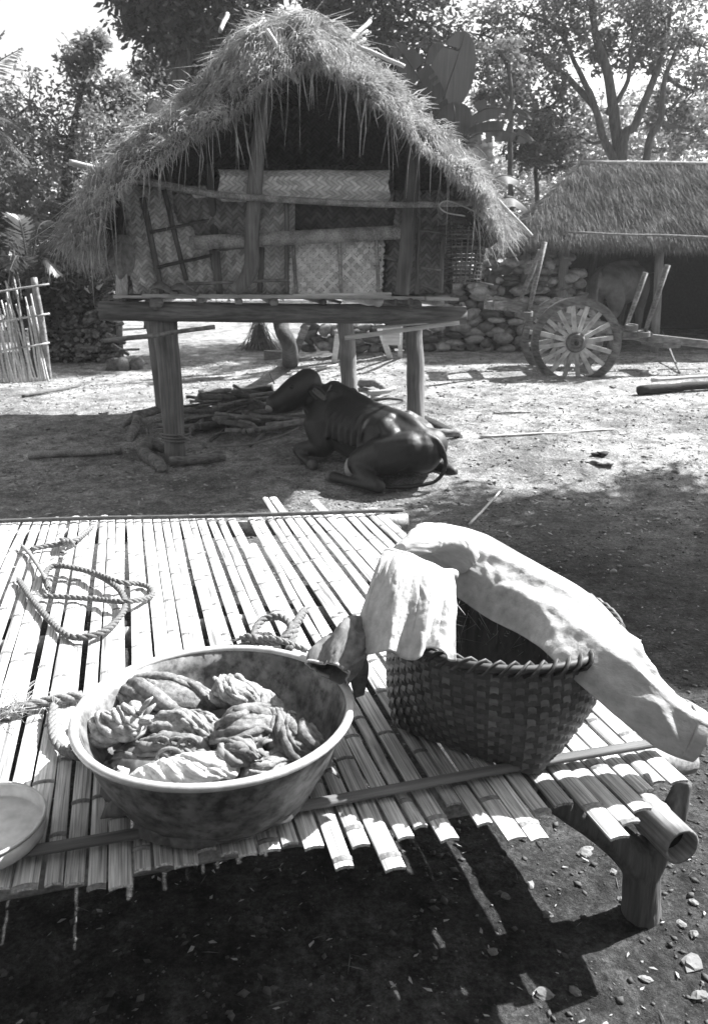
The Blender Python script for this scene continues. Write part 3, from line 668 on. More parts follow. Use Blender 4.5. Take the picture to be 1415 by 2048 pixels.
# dull sleeve drooping onto the basin rim
slv = thing('cloth_sleeve', tuple(at(700, 1330, 1.80)), 'dull grey cloth sleeve with pale hem drooping against the basin rim', 'cloth')
def sl_fold(f, a): return 1+.16*math.sin(a*3+f*4)+.10*math.sin(f*7+a*2)+.10*math.sin(a*5+f*3)+.09*CZL(f+1.2, a % 6.28)
sp = [at(735, 1262, 1.84), at(712, 1270, 1.815), at(690, 1290, 1.785), at(672, 1318, 1.745), at(660, 1345, 1.715)]
b = MB(); b.sweep(cr(sp, 16), (.030, .050, .062, .060, .052), 72, cap=False, fn=sl_fold, flat=.75); o = part('sleeve', b, M_DULLCLOTH, slv); md = o.modifiers.new('t', 'SOLIDIFY'); md.thickness = .003
b = MB(); q = cr(sp, 10)[-3:]; b.sweep(q, .0535, 40, cap=False, fn=lambda f, a: sl_fold(.97, a), flat=.75); o = part('hem', b, M_WHITE, slv); md = o.modifiers.new('t', 'SOLIDIFY'); md.thickness = .004
b = MB(); b.sweep(cr([at(706, 1285, 1.80), at(716, 1330, 1.78), at(716, 1392, 1.77)], 8), (.026, .03, .014), 20, fn=lambda f, a: 1+.2*math.sin(a*3+f*6), flat=.45); part('tail', b, M_DULLCLOTH, slv)

# ---------------------------------------------------------------- ropes on the bench
zb = BH+.012
def rope(pts, r, label, name='rope', n=8, ends=True, **k):
    P = cr(pts, n); mb = rope_mesh(P, r, **k)
    if ends:
        for e, d in ((P[0], P[0]-P[1]), (P[-1], P[-1]-P[-2])):
            d = d/np.linalg.norm(d)
            for q in range(9): t = e+d*random.uniform(.015, .05)+RNG.normal(size=3)*.008; t[2] = max(t[2], BH+.004) if abs(e[2]-BH) < .2 else t[2]; mb.sweep(np.array([e, t]), (.0022, .0006), 4)
    return single(name, mb, M_ROPE, label, 'rope')
zr = BH+.014
rope([atz(38, 1160, zr), atz(70, 1205, zr), atz(120, 1260, zr), atz(160, 1275, zr+.004), atz(215, 1258, zr+.006), atz(250, 1215, zr+.008), atz(235, 1175, zr+.016), atz(175, 1142, zr+.016), atz(110, 1132, zr+.012), atz(90, 1152, zr+.008), atz(98, 1178, zr)], .0115, 'long pale rope laid in an open loop on the bench slats')
rope([atz(88, 1192, zr), atz(130, 1194, zr), atz(190, 1198, zr), atz(250, 1203, zr+.022), atz(300, 1194, zr), atz(303, 1178, zr), atz(280, 1168, zr), atz(240, 1164, zr+.024), atz(190, 1146, zr+.026), atz(120, 1130, zr+.028)], .0105, 'short doubled rope crossing the open loop')
rope([atz(45, 1092, zr), atz(62, 1110, zr), atz(82, 1140, zr+.006), atz(92, 1158, zr+.024)], .008, 'thin rope tail running to the open loop')
rope([atz(62, 1098, zr), atz(95, 1092, zr), atz(130, 1086, zr+.008), atz(155, 1078, zr+.01), atz(182, 1056, zr)], .012, 'frayed knotted rope stub near the far bench edge')
b = MB()
for k in range(3): b.sweep(cr([atz(122+k*7, 1078, zr), atz(128+k*7, 1082, zr+.03), atz(134+k*7, 1092, zr)], 6), .009, 6)
single('rope_knot', b, M_ROPE, 'bulky knot tied round the frayed rope stub', 'knot')
rope([atz(-60, 1440, zr), atz(10, 1425, zr), atz(70, 1408, zr+.002), atz(130, 1397, zr+.003), atz(165, 1392, zr)], .0155, 'thick dark rope running under the basin edge')
rope([atz(108, 1412, zr+.006), atz(104, 1440, zr), atz(110, 1480, zr), atz(135, 1505, zr), atz(175, 1515, zr)], .012, 'pale rope end curling behind the basin wall')
rope([atz(482, 1278, zr), atz(500, 1274, zr+.01), atz(530, 1284, zr+.01), atz(565, 1280, zr+.02), atz(583, 1255, zr+.03), atz(560, 1234, zr+.03), atz(525, 1240, zr+.022), atz(508, 1268, zr+.01), atz(512, 1288, zr)], .013, 'dark rope coiled into a ring behind the basin')
rope([atz(505, 1280, zr), atz(545, 1277, zr+.028), atz(585, 1290, zr+.01), atz(612, 1300, zr)], .010, 'rope strand passing through the coiled ring')
rope([atz(578, 1302, zr), atz(585, 1275, zr+.012), atz(592, 1248, zr+.02), atz(608, 1222, zr)], .015, 'pale plaited rope end standing beside the coiled ring')
n = 130; c = atz(10, 1420, BH+.03); a = np.array([c+RNG.normal(size=3)*np.array((.03, .03, .012)) for _ in range(n)]); t = a+RNG.normal(size=(n, 3))*np.array((.06, .07, .02))+np.array((0, .03, .01)); t[:, 2] = np.maximum(t[:, 2], BH+.012)
V, F = blades(a, t, .0012); tag(link('straw_wisp', mesh_np('straw_wisp', V, F), M_STRAW), 'loose wisp of pale fibres on the thick rope', 'straw', kind='stuff')
# shallow pan at the left edge of the bench
PC = atz(-42, 1680, BH+.020); pan = thing('shallow_pan', tuple(PC), 'shallow pale tin pan resting on the left of the bench batten', 'pan')
pr = .135
b = MB(); b.lathe([(0, .012), (pr*.95, .012), (pr*.97, .016), (pr*.985, .044), (pr, .046), (pr, .012), (pr*.98, .006), (0, .006)], 56, PC, wob=.006); part('dish', b, M_RIM, pan)
b = MB(); b.lathe([(pr*.98, .042), (pr*1.01, .040), (pr*1.02, .046), (pr*.995, .050), (pr*.975, .047), (pr*.98, .042)], 56, PC, wob=.006); part('rim', b, M_RIM, pan)
# ---------------------------------------------------------------- the hut on posts
HY = 7.45
hut = thing('stilt_hut', (-.55, HY, float(ground_z(-.55, HY))), 'small thatched hut on wooden posts with plaited mat walls', 'hut')
def post(px_top, py_top, px, py, Y, r0, r1, m=M_OLDWOOD, squash=.85, seed=0):
    base = at(px, py, Y); base[2] = gz(base[0], Y)-.15; top = at(px_top, py_top, Y)
    mb = MB(); P = jit(cr([base, (base+top)/2+np.array((.01, 0, 0)), top], 8), .012, seed)
    mb.sweep(P, (r0, (r0+r1)/2, r1), 14, flat=squash, fn=lambda f, a: 1+.06*math.sin(a*3+seed)+.05*math.sin(a*5+f*3)+.03*math.sin(f*14+a*2))
    return part('post', mb, m, hut)
post(330, 642, 350, 925, 7.32, .112, .122, seed=1); post(826, 645, 829, 868, 7.62, .100, .092, seed=2)
post(690, 640, 698, 790, 9.35, .112, .105, seed=3); post(312, 640, 330, 815, 9.0, .115, .12, seed=4)
# floor frame
def log(a, b, r, m=M_OLDWOODX, name='beam', root=None, seed=0, n=12, sq=1.0, wob=.01, r2=None):
    mb = MB(); a = np.array(a); b = np.array(b); P = jit([a+(b-a)*t for t in np.linspace(0, 1, 12)], wob, seed)
    mb.sweep(P, (r, r2 or r), n, flat=sq, fn=lambda f, q: 1+.06*math.sin(q*3+seed)+.04*math.sin(q*2+f*6)); return part(name, mb, m, root or hut)
log(at(200, 622, 7.16), at(930, 632, 7.50), .082, seed=1, sq=1.0, n=12)
log(at(225, 622, 9.15), at(850, 622, 9.45), .08, seed=2)
log(at(312, 606, 7.1), at(300, 606, 9.3), .06, seed=3); log(at(830, 612, 7.4), at(735, 606, 9.55), .06, seed=4)
for k, (px, r) in enumerate([(315, .034), (400, .036), (478, .036), (548, .040), (648, .026), (680, .014), (757, .046), (790, .028), (820, .03), (880, .04), (245, .03)]):
    a = at(px, 604, 7.06+.0004*px); d = np.array((-.35, 2.35, .02)); log(a, a+d, r, name='joist', m=M_PALEWOOD if r > .033 else M_OLDWOOD, seed=k+5, n=10, wob=.006)
fl = [(0.0, .11), (.13, .10), (.25, .12), (.39, .11), (.52, .10), (.64, .12), (.78, .11), (.91, .12), (1.05, .10), (1.17, .12), (1.31, .11), (1.44, .12), (1.58, .10), (1.70, .12), (1.84, .12), (1.98, .1), (2.1, .1)]
for k, (dy, w) in enumerate(fl):
    l = at(285 if k == 0 else 225-dy*12, 591, 7.12); r = at(780 if k == 0 else 905, 594, 7.36)
    mb = MB(); off = np.array((-.12*dy, dy, 0)); mb.beam(l+off+np.array((0, 0, -.012*(k > 0))), r+off+np.array((0, 0, -.012*(k > 0))), w, .026, jit=.004); part('floor_plank', mb, M_PALEWOOD, hut, smooth=False)
mb = MB(); mb.beam(at(585, 590, 7.06), at(782, 587, 7.14), .05, .018); part('floor_plank', mb, M_PALEWOOD, hut, smooth=False)
mb = MB(); mb.beam(at(850, 596, 7.28), at(915, 599, 7.32), .09, .03, jit=.006); part('floor_plank', mb, M_PALEWOOD, hut, smooth=False)
# rail and split poles tucked under the floor
log(at(210, 682, 7.08), at(430, 655, 7.12), .02, m=M_STICK, name='under_pole', seed=31, n=8)
log(at(690, 676, 7.3), at(918, 645, 7.35), .035, m=M_PALEWOOD, name='under_pole', seed=32, n=8, r2=.03, sq=.6)
log(at(745, 655, 7.4), at(905, 640, 7.46), .03, m=M_PALEWOOD, name='under_pole', seed=33, n=8, sq=.5)
# gable struts, rails
mb = MB(); P = jit(cr([at(468, 582, 6.98), at(490, 562, 6.99), at(503, 530, 7.0), at(503, 460, 7.0), at(510, 360, 7.0), at(520, 270, 7.02), at(530, 190, 7.06)], 6), .008, 3)
mb.sweep(P, (.048, .062, .064, .06, .062, .058, .06), 12, fn=lambda f, a: 1+.06*math.sin(a*3+f*9)); part('strut', mb, M_OLDWOOD, hut)
mb = MB(); P = jit(cr([at(803, 590, 7.16), at(812, 500, 7.16), at(822, 390, 7.16), at(832, 270, 7.18)], 6), .006, 4); mb.sweep(P, .062, 12, fn=lambda f, a: 1+.08*math.sin(a*4)); part('strut', mb, M_OLDWOOD, hut)
mb = MB(); P = cr([at(230, 352, 6.9), at(330, 370, 6.9), at(440, 390, 6.9), at(600, 401, 6.92), at(760, 409, 6.98), at(900, 408, 7.06), at(960, 405, 7.1)], 6); mb.sweep(P, (.03, .026, .022), 10); part('rail', mb, M_POLE, hut)
part('rail', bamboo_pole(at(380, 486, 7.12), at(812, 464, 7.30), .058, nodes=.4, start=.25), M_POLE, hut)
# plaited mat walls: one panel for each mat
def panel(c4, m, name='wall_mat', bulge=.06, n=12):
    a, b, c, d = [np.array(q) for q in c4]; V = []; F = []
    for j in range(n+1):
        for i in range(n+1):
            u, v = i/n, j/n; p = (a*(1-u)+b*u)*(1-v)+(d*(1-u)+c*u)*v; p = p+np.array((0, -bulge*math.sin(math.pi*u)*math.sin(math.pi*v)+.02*math.sin(u*7+v*5)+.012*math.sin(u*15-v*9), 0)); V.append(p)
    for j in range(n):
        for i in range(n): q = j*(n+1)+i; F.append((q, q+1, q+n+2, q+n+1))
    mb = MB(); mb.add(V, F); o = part(name, mb, m, hut); s = o.modifiers.new('t', 'SOLIDIFY'); s.thickness = .008; return o
W = 7.36
panel([at(268, 588, W), at(432, 588, W), at(425, 372, W), at(240, 372, W)], M_MAT)
panel([at(422, 588, W+.03), at(590, 588, W+.03), at(590, 400, W+.03), at(410, 385, W+.03)], M_MAT)
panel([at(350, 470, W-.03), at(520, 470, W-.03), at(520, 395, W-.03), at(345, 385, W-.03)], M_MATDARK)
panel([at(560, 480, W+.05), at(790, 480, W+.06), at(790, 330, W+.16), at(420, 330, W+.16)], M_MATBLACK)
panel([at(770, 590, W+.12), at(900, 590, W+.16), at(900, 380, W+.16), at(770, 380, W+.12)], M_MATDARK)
panel([at(262, 560, W-.02), at(325, 590, W-.02), at(318, 430, W-.02), at(258, 440, W-.02)], M_MAT)
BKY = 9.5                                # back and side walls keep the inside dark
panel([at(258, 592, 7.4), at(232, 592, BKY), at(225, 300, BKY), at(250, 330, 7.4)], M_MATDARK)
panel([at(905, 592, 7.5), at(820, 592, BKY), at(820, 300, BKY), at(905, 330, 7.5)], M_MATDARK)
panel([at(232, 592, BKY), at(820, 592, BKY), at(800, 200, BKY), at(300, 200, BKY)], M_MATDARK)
for k, (x0, y0, x1, y1, r) in enumerate([(285, 395, 325, 588, .026), (328, 380, 372, 560, .022), (418, 330, 440, 588, .032), (425, 500, 440, 588, .03), (524, 495, 519, 585, .026), (572, 400, 574, 588, .02), (838, 440, 832, 588, .018), (886, 470, 880, 588, .02)]):
    log(at(x0, y0, W-.07), at(x1, y1, W-.07), r, name='stud', m=M_OLDWOOD, seed=40+k, n=8, wob=.006)
for k, (x0, y0, x1, y1, r) in enumerate([(315, 535, 425, 510, .014), (372, 568, 575, 560, .016), (300, 465, 420, 440, .014), (430, 500, 500, 493, .013), (768, 512, 800, 524, .016), (838, 460, 880, 466, .012), (840, 535, 885, 540, .012), (840, 570, 885, 585, .016)]):
    log(at(x0, y0, W-.09), at(x1, y1, W-.09), r, name='lath', m=M_STICK, seed=60+k, n=7, wob=.006)
# the pale lattice-plaited door panel, strip by strip
dp = [at(578, 588, 7.30), at(764, 586, 7.36), at(760, 474, 7.36), at(580, 478, 7.30)]
door = panel(dp, M_MATDARK, 'door_mat', bulge=0, n=2)
A0, B0, D0 = np.array(dp[0]), np.array(dp[1]), np.array(dp[3]); PW, PH = np.linalg.norm(B0-A0), np.linalg.norm(D0-A0); eu, ev = (B0-A0)/PW, (D0-A0)/PH; nn = np.array((eu[1], -eu[0], 0)); nn = nn/np.linalg.norm(nn)
sw = .036
for sg in (1, -1):
    for k in range(-20, 45):
        c = k*sw*math.sqrt(2); pts = []           # line  u - sg*v = c
        ts = []
        for v in np.linspace(0, PH, 200):
            u = c+sg*v
            if .004 < u < PW-.004: ts.append((u, v))
        if len(ts) < 12: continue
        (u0, v0), (u1, v1) = ts[0], ts[-1]; L = math.hypot(u1-u0, v1-v0); m = max(3, int(L/sw*1)); V = []; F = []; d = eu*(1/math.sqrt(2))*sg+ev/math.sqrt(2); s_ = np.cross(d, nn)
        for i in range(m+1):
            f = i/m; p = A0+eu*(u0+(u1-u0)*f)+ev*(v0+(v1-v0)*f)+nn*(.012+.0045*math.cos(math.pi*i+(0 if sg > 0 else math.pi)+math.pi*k))
            V += [p-s_*sw*.40, p+s_*sw*.40]
        for i in range(m): F.append((2*i, 2*i+1, 2*i+3, 2*i+2))
        mb = MB(); mb.add(V, F); part('strip', mb, M_STRIP, door, smooth=False)
for x0, y0, x1, y1 in ((585, 478, 592, 588), (678, 476, 682, 586), (752, 474, 757, 586)):
    log(at(x0, y0, 7.27), at(x1, y1, 7.27), .017, name='batten', m=M_POLE, root=door, seed=x0, n=8, wob=.004)
# thatch
OUT = [(128, 478), (146, 420), (205, 338), (300, 258), (395, 180), (462, 105), (520, 62), (600, 42), (660, 66), (722, 128), (800, 196), (852, 250), (922, 318), (972, 395), (1018, 468)]
INN = [(160, 505), (192, 452), (236, 378), (318, 318), (400, 264), (470, 226), (528, 165), (600, 132), (655, 132), (714, 176), (790, 232), (848, 292), (905, 345), (958, 402), (1003, 478)]
oc = cr([at(x, y, 7.34+.00016*(x-575)) for x, y in OUT], 6); ic = cr([at(x, y, 6.64+.00016*(x-575)) for x, y in INN], 6)
DIR = np.array((-.30, 2.75, 0)); thk = .16; nq = len(oc); V = []; F = []
ctr = np.array((oc[:, 0].mean(), 0, 1.5))
inn_top = []
for i in range(nq):
    t = oc[min(i+1, nq-1)]-oc[max(i-1, 0)]; nrm = np.array((-t[2], 0, t[0])); nrm /= np.linalg.norm(nrm)
    V += [ic[i]+np.array((0, .05, .02)), oc[i]-nrm*.03, oc[i]-nrm*.03+DIR, oc[i]-nrm*(.03+thk)+DIR, oc[i]-nrm*(.03+thk)+np.array((0, .1, 0)), ic[i]+np.array((0, .08, -.0))]
for i in range(nq-1):
    for k in range(6): F.append((i*6+k, i*6+(k+1) % 6, i*6+6+(k+1) % 6, i*6+6+k))
F.append(tuple(range(6))); F.append(tuple((nq-1)*6+k for k in range(5, -1, -1)))
mb = MB(); mb.add(V, F); roof = part('roof', mb, M_STRAWCORE, hut, smooth=False)
def qpt(C, q): i = np.clip((q*(nq-1)).astype(int), 0, nq-2); f = (q*(nq-1)-i)[:, None]; return C[i]*(1-f)+C[i+1]*f
TV = []; TF = []; cnt = 0
def addb(V, F):
    global cnt
    TV.append(V); TF.append(F+cnt); cnt += len(V)
def slope_dir(q):
    e = .01; d = qpt(oc, np.clip(q+e, 0, 1))-qpt(oc, np.clip(q-e, 0, 1)); d /= np.linalg.norm(d, axis=1)[:, None]+1e-9
    return d*np.where(q > .5, 1, -1)[:, None]
# skirt straws on the gable face
n = 17000; nc = 210; cq = RNG.uniform(0, 1, nc); cf = RNG.uniform(-.05, 1, nc); cd = RNG.normal(size=(nc, 3))*.50; ci = RNG.integers(0, nc, n)
q = np.clip(cq[ci]+RNG.normal(size=n)*.008, 0, 1); f = np.clip(cf[ci]+RNG.normal(size=n)*.10, -.08, 1.02)[:, None]
clm = RNG.uniform(0, 1, nc)[ci][:, None]
b0 = qpt(oc, q)*(1-f)+qpt(ic, q)*f+RNG.normal(size=(n, 3))*.025; b0[:, 2] += .03+.05*clm[:, 0]; b0[:, 1] -= .03*clm[:, 0]
dd = slope_dir(q)*RNG.uniform(.1, 1.0, n)[:, None]+(qpt(ic, q)-qpt(oc, q))*RNG.uniform(.5, 1.6, n)[:, None]+cd[ci]+RNG.normal(size=(n, 3))*.16+np.array((0, -.25, -.12))
dd /= np.linalg.norm(dd, axis=1)[:, None]; L = RNG.uniform(.06, .20, n)[:, None]*np.where(f > .7, .55, 1)
addb(*blades(b0, b0+dd*L, RNG.uniform(.0025, .005, n), bend=np.array((0, -.012, .012))))
# top-surface straws seen along the outline
n = 9000; q = RNG.uniform(.02, .98, n); g = RNG.uniform(0, 1, n)**1.6; b0 = qpt(oc, q)+DIR*g[:, None]+RNG.normal(size=(n, 3))*.02
dd = slope_dir(q)+RNG.normal(size=(n, 3))*.22+np.array((0, 0, .06)); addb(*blades(b0, b0+dd*RNG.uniform(.12, .38, n)[:, None], RNG.uniform(.0025, .0045, n)))
# hanging wisps below the gable edge
n = 130; q = RNG.uniform(.05, .95, n); b0 = qpt(ic, q)+RNG.normal(size=(n, 3))*.03; hl = RNG.uniform(.10, .62, n)**1.2
tip = b0+np.stack([RNG.normal(size=n)*.04, RNG.normal(size=n)*.03, -hl-.05], 1); addb(*blades(b0, tip, RNG.uniform(.003, .007, n), bend=RNG.normal(size=(n, 3))*.012))
n = 2600; q = RNG.uniform(.02, .98, n); b0 = qpt(ic, q)+RNG.normal(size=(n, 3))*np.array((.02, .03, .015)); tip = b0+np.stack([RNG.normal(size=n)*.03, RNG.normal(size=n)*.03, -RNG.uniform(.02, .09, n)], 1); addb(*blades(b0, tip, RNG.uniform(.002, .005, n)))
# drooping eave tails, left long and right shorter
for (q0, q1, n, lmin, lmax, dx) in ((0.0, .08, 620, .12, .42, -.06), (.95, 1.0, 320, .08, .26, .14)):
    q = RNG.uniform(q0, q1, n); f = RNG.uniform(-.1, 1.1, n)[:, None]; b0 = qpt(oc, q)*(1-f)+qpt(ic, q)*f+DIR*(RNG.uniform(0, 1, n)**2*.6)[:, None]
    d = np.stack([dx+RNG.normal(size=n)*.12, RNG.normal(size=n)*.15, np.full(n, -.75)], 1); L = RNG.uniform(lmin, lmax, n)[:, None]
    addb(*blades(b0, b0+d*L, RNG.uniform(.003, .005, n), bend=np.stack([np.sign(dx)*np.full(n, .02), np.zeros(n), np.zeros(n)], 1)))
# untidy ridge cap
n = 4200; c = at(600, 85, 7.35); b0 = c+np.stack([RNG.normal(size=n)*.27, RNG.uniform(-.15, 2.3, n)**1.0, np.zeros(n)], 1); b0[:, 2] = c[2]+.14-.55*np.abs(b0[:, 0]-c[0])**1.3+RNG.normal(size=n)*.035
sg = np.where(RNG.uniform(size=n) < .5, -1, 1); d = np.stack([sg*RNG.uniform(.3, 1, n), RNG.normal(size=n)*.4-.3, -RNG.uniform(-.1, .7, n)], 1); addb(*blades(b0, b0+d*RNG.uniform(.1, .34, n)[:, None], RNG.uniform(.003, .006, n), bend=np.array((0, 0, .03))))
tag(part('thatch', mesh_np('thatch', np.concatenate(TV), np.concatenate(TF)), M_STRAW, roof, smooth=False), kind='stuff')
for k, (a, b_, r) in enumerate([((138, 324, 7.2), (222, 345, 7.3), .026), ((192, 322, 7.3), (208, 345, 7.3), .012), ((688, 90, 7.2), (740, 42, 7.5), .018), ((694, 82, 7.3), (735, 62, 7.5), .014), ((690, 95, 7.3), (728, 78, 7.5), .014), ((714, 92, 7.1), (808, 132, 7.3), .016),
                                ((935, 335, 7.1), (1062, 472, 7.3), .016), ((905, 345, 6.95), (988, 425, 7.0), .018), ((885, 300, 7.0), (975, 400, 7.1), .014), ((485, 70, 7.1), (528, 42, 7.3), .026), ((440, 62, 7.2), (455, 28, 7.4), .018), ((950, 420, 6.95), (1000, 470, 7.0), .014), ((535, 60, 6.9), (595, 165, 6.72), .018)]):
    log(at(*a), at(*b_), r, name='roof_pole', m=M_PALEWOOD, seed=80+k, n=7, wob=.008)
# rolled mat, hanging basket, leaf bundle and cord kept in the hut
rp = [at(440, 374, 7.16), at(775, 374, 7.28)]; nu, nv = 24, 96; ax = (rp[1]-rp[0]); LN = np.linalg.norm(ax); ax /= LN; e1 = np.array((0, 0, 1.0)); e2 = np.cross(ax, e1); V = []; UVq = []; F = []
for i in range(nu):
    for k in range(nv):                   # one sheet wound two and a half turns
        t = k/(nv-1); an = 5.0*math.pi*t+.6; r = .07+.072*t; sag = 1+.03*math.sin(i*.5+an); p = rp[0]+ax*(LN*i/(nu-1)+.012*math.sin(an*3+i))+(e1*math.sin(an)+e2*math.cos(an))*r*sag; V.append(p); UVq.append((LN*i/(nu-1), r*an*.9))
for i in range(nu-1):
    for k in range(nv-1): F.append((i*nv+k, i*nv+k+1, (i+1)*nv+k+1, (i+1)*nv+k))
mb = MB(); mb.add(V, F); ob = single('rolled_mat', mb, M_ROLL, 'thick roll of plaited bamboo matting stored behind the hut rail', 'mat')
uvl = ob.data.uv_layers.new(name='UVMap')
for lp_ in ob.data.loops: uvl.data[lp_.index].uv = UVq[lp_.vertex_index]
hb = thing('burden_basket', tuple(at(925, 565, 7.5)), 'openwork cane burden basket hanging under the right eave of the hut', 'basket')
c = at(922, 508, 7.45); hh = at(922, 455, 7.45)[2]; lo = at(922, 566, 7.45)[2]
def hbr(z): f = (z-lo)/(hh-lo); return .16+.07*f
for k in range(26):
    a = 2*math.pi*k/26; mb = MB(); mb.sweep([np.array((c[0]+hbr(z)*math.cos(a), c[1]+hbr(z)*math.sin(a), z)) for z in np.linspace(lo, hh, 5)], .007, 4); part('stake', mb, M_STICK, hb)
for z in np.linspace(lo, hh, 15):
    mb = MB(); mb.sweep([np.array((c[0]+hbr(z)*math.cos(a), c[1]+hbr(z)*math.sin(a), z)) for a in np.linspace(0, 2*math.pi, 28, endpoint=False)], .008, 4, closed=True); part('hoop', mb, M_STICK, hb)
mb = MB(); P = cr([at(895, 455, 7.4), at(905, 425, 7.3), at(925, 405, 7.2), at(945, 430, 7.3), at(950, 455, 7.4)], 6); mb.sweep(P, .008, 5); part('sling', mb, M_ROPE, hb)
mb = MB(); mb.sweep([np.array((c[0]+(hbr(z)-.012)*math.cos(.0), c[1], z)) for z in (lo, lo+.01)], .15, 20); part('bottom', mb, M_STICK, hb)
mb = MB(); mb.sweep(cr([at(955, 426, 6.85), at(915, 408, 6.82), at(890, 402, 6.8), at(878, 412, 6.8), at(892, 425, 6.8), at(930, 432, 6.82)], 8), .006, 6); single('vine_cord', mb, M_PALEWOOD, 'pale curled vine cord hooked on the right end of the hut rail', 'cord')
lb = thing('leaf_bundle', tuple(at(240, 560, 7.2)), 'bundle of dried broad leaves hanging under the left eave of the hut', 'leaves')
for k, (x0, y0, x1, y1, w) in enumerate([(245, 470, 225, 540, .07), (245, 470, 240, 558, .09), (247, 470, 258, 552, .07), (243, 480, 215, 522, .05)]):
    a, b_ = at(x0, y0, 7.1), at(x1, y1, 7.1-.03*k); mb = MB(); V = []; F = []; s_ = np.array((1, .2, 0))
    for i in range(9):
        f = i/8; p = a*(1-f)+b_*f; ww = w*math.sin(math.pi*(.12+.85*f))**.8
        V += [p-s_*ww+np.array((0, .02, 0)), p+np.array((0, -.03, 0)), p+s_*ww+np.array((0, .02, 0))]
    for i in range(8): F += [(i*3, i*3+1, i*3+4, i*3+3), (i*3+1, i*3+2, i*3+5, i*3+4)]
    mb.add(V, F); part('leaf', mb, M_DRYLEAF, lb)
mb = MB(); mb.sweep([at(246, 478, 7.12), at(250, 420, 7.12)], .006, 5); part('tie', mb, M_ROPE, lb)
for k, (x0, y0) in enumerate([(300, 572), (340, 575)]):
    a = at(x0, y0+12, 7.08); mb = MB(); V = []; F = []
    for i in range(9):
        f = i/8; ww = .07*math.sin(math.pi*(.05+.9*f)); p = a+np.array((.24*f, 0, .035+.03*math.sin(f*5))); V += [p+np.array((0, .03, -.02-.3*ww)), p+np.array((0, 0, ww*.4)), p+np.array((0, -.03, -.02-.2*ww))]
    for i in range(8): F += [(i*3, i*3+1, i*3+4, i*3+3), (i*3+1, i*3+2, i*3+5, i*3+4)]
    mb.add(V, F); single('dried_leaf', mb, M_DRYLEAF, ('curled dried leaf on the hut floor at the corner by the hanging bundle', 'curled dried leaf on the hut floor before the mat wall studs')[k], 'leaf', 'dried leaves on the hut floor')
# ---------------------------------------------------------------- cow lying in front of the hut
cow_o = at(760, 965, 6.55); cow_o[2] = gz(cow_o[0], cow_o[1])
cow = thing('cow', tuple(cow_o), 'dark cow lying down by the hut post, head turned to the firewood', 'cow')
HIP = np.array((.43, 6.42, 0)); FW = np.array((-.62, .785, 0)); FW /= np.linalg.norm(FW); LF = np.array((-FW[1], FW[0], 0)); CG = .03
def cp(a, l, z): return HIP+FW*a+LF*l+np.array((0, 0, z+CG+.06*a))
mb = MB()
def cap(pts, rad, n=16, flat=1.0):
    P = cr(pts, 6); r = np.interp(np.linspace(0, 1, len(P)), np.linspace(0, 1, len(rad)), rad); mb.sweep(P, list(r), n, flat=flat); mb.ball(P[0], r[0]*.99, 8, 14); mb.ball(P[-1], r[-1]*.99, 8, 14)
cap([cp(-.16, 0, .31), cp(.1, 0, .32), cp(.5, 0, .32), cp(.85, 0, .36), cp(1.02, 0, .38)], (.19, .245, .275, .26, .20), 20)
cap([cp(-.22, 0, .42), cp(0, 0, .505), cp(.4, 0, .545), cp(.8, 0, .60), cp(.98, 0, .60)], (.06, .075, .06, .07, .10))
for s in (1, -1):
    cap([cp(.06, s*.15, .47), cp(-.02, s*.18, .42)], (.06, .08))                     # hip bones
    cap([cp(-.16, s*.12, .34), cp(.02, s*.22, .26), cp(.22, s*.30, .16)], (.14, .17, .12))  # thigh
    cap([cp(.22, s*.30, .16), cp(.08, s*.38, .11), cp(-.13, s*.40, .07)], (.10, .07, .052))  # shank to hock
    cap([cp(-.13, s*.40, .06), cp(.08, s*.45, .05), cp(.26, s*.48, .045)], (.05, .036, .04))  # cannon
    cap([cp(.26, s*.48, .045), cp(.36, s*.49, .04)], (.042, .046))
    cap([cp(.92, s*.15, .46), cp(.88, s*.22, .32), cp(.80, s*.24, .20)], (.13, .15, .11))   # shoulder
    cap([cp(.80, s*.25, .16), cp(.98, s*.30, .12), cp(1.10, s*.31, .085)], (.09, .07, .058))  # forearm, folded knee
    cap([cp(1.10, s*.31, .07), cp(.96, s*.37, .05), cp(.84, s*.40, .045)], (.052, .036, .036))
    cap([cp(.84, s*.40, .045), cp(.76, s*.41, .04)], (.04, .044))
cap([cp(.9, 0, .24), cp(1.12, 0, .30), cp(1.22, .06, .42)], (.13, .12, .10))             # brisket
poll = at(615, 765, 7.18); muz = at(548, 808, 6.98)
hd = muz-poll; hl = np.linalg.norm(hd); hd /= hl; sd = np.cross(hd, (0, 0, 1)); sd /= np.linalg.norm(sd)
cap([cp(.90, 0, .46), cp(1.06, .06, .48), at(652, 818, 7.18), at(622, 795, 7.18)], (.21, .18, .135, .115))
cap([poll+hd*.0, poll+hd*hl*.4, poll+hd*hl*.8, poll+hd*hl*.98], (.128, .122, .090, .084))  # skull to muzzle
cap([poll+hd*.08+np.array((0, 0, -.085)), poll+hd*hl*.55+np.array((0, 0, -.09)), poll+hd*hl*.95+np.array((0, 0, -.05))], (.095, .07, .05)); cap([poll+hd*hl*.30+np.array((-.03, -.075, .05)), poll+hd*hl*.42+np.array((-.02, -.075, .04))], (.035, .03))  # jaw
cap([poll+np.array((0, 0, .01)), poll+np.array((.03, .05, .055))], (.06, .045))
cap([cp(-.24, .02, .45), cp(-.33, -.04, .40), cp(-.37, -.08, .24), cp(-.33, -.02, .10), cp(-.22, .16, .05)], (.036, .026, .020, .018, .022), 10)
cap([cp(-.22, .16, .05), cp(-.10, .30, .035)], (.026, .016), 10)
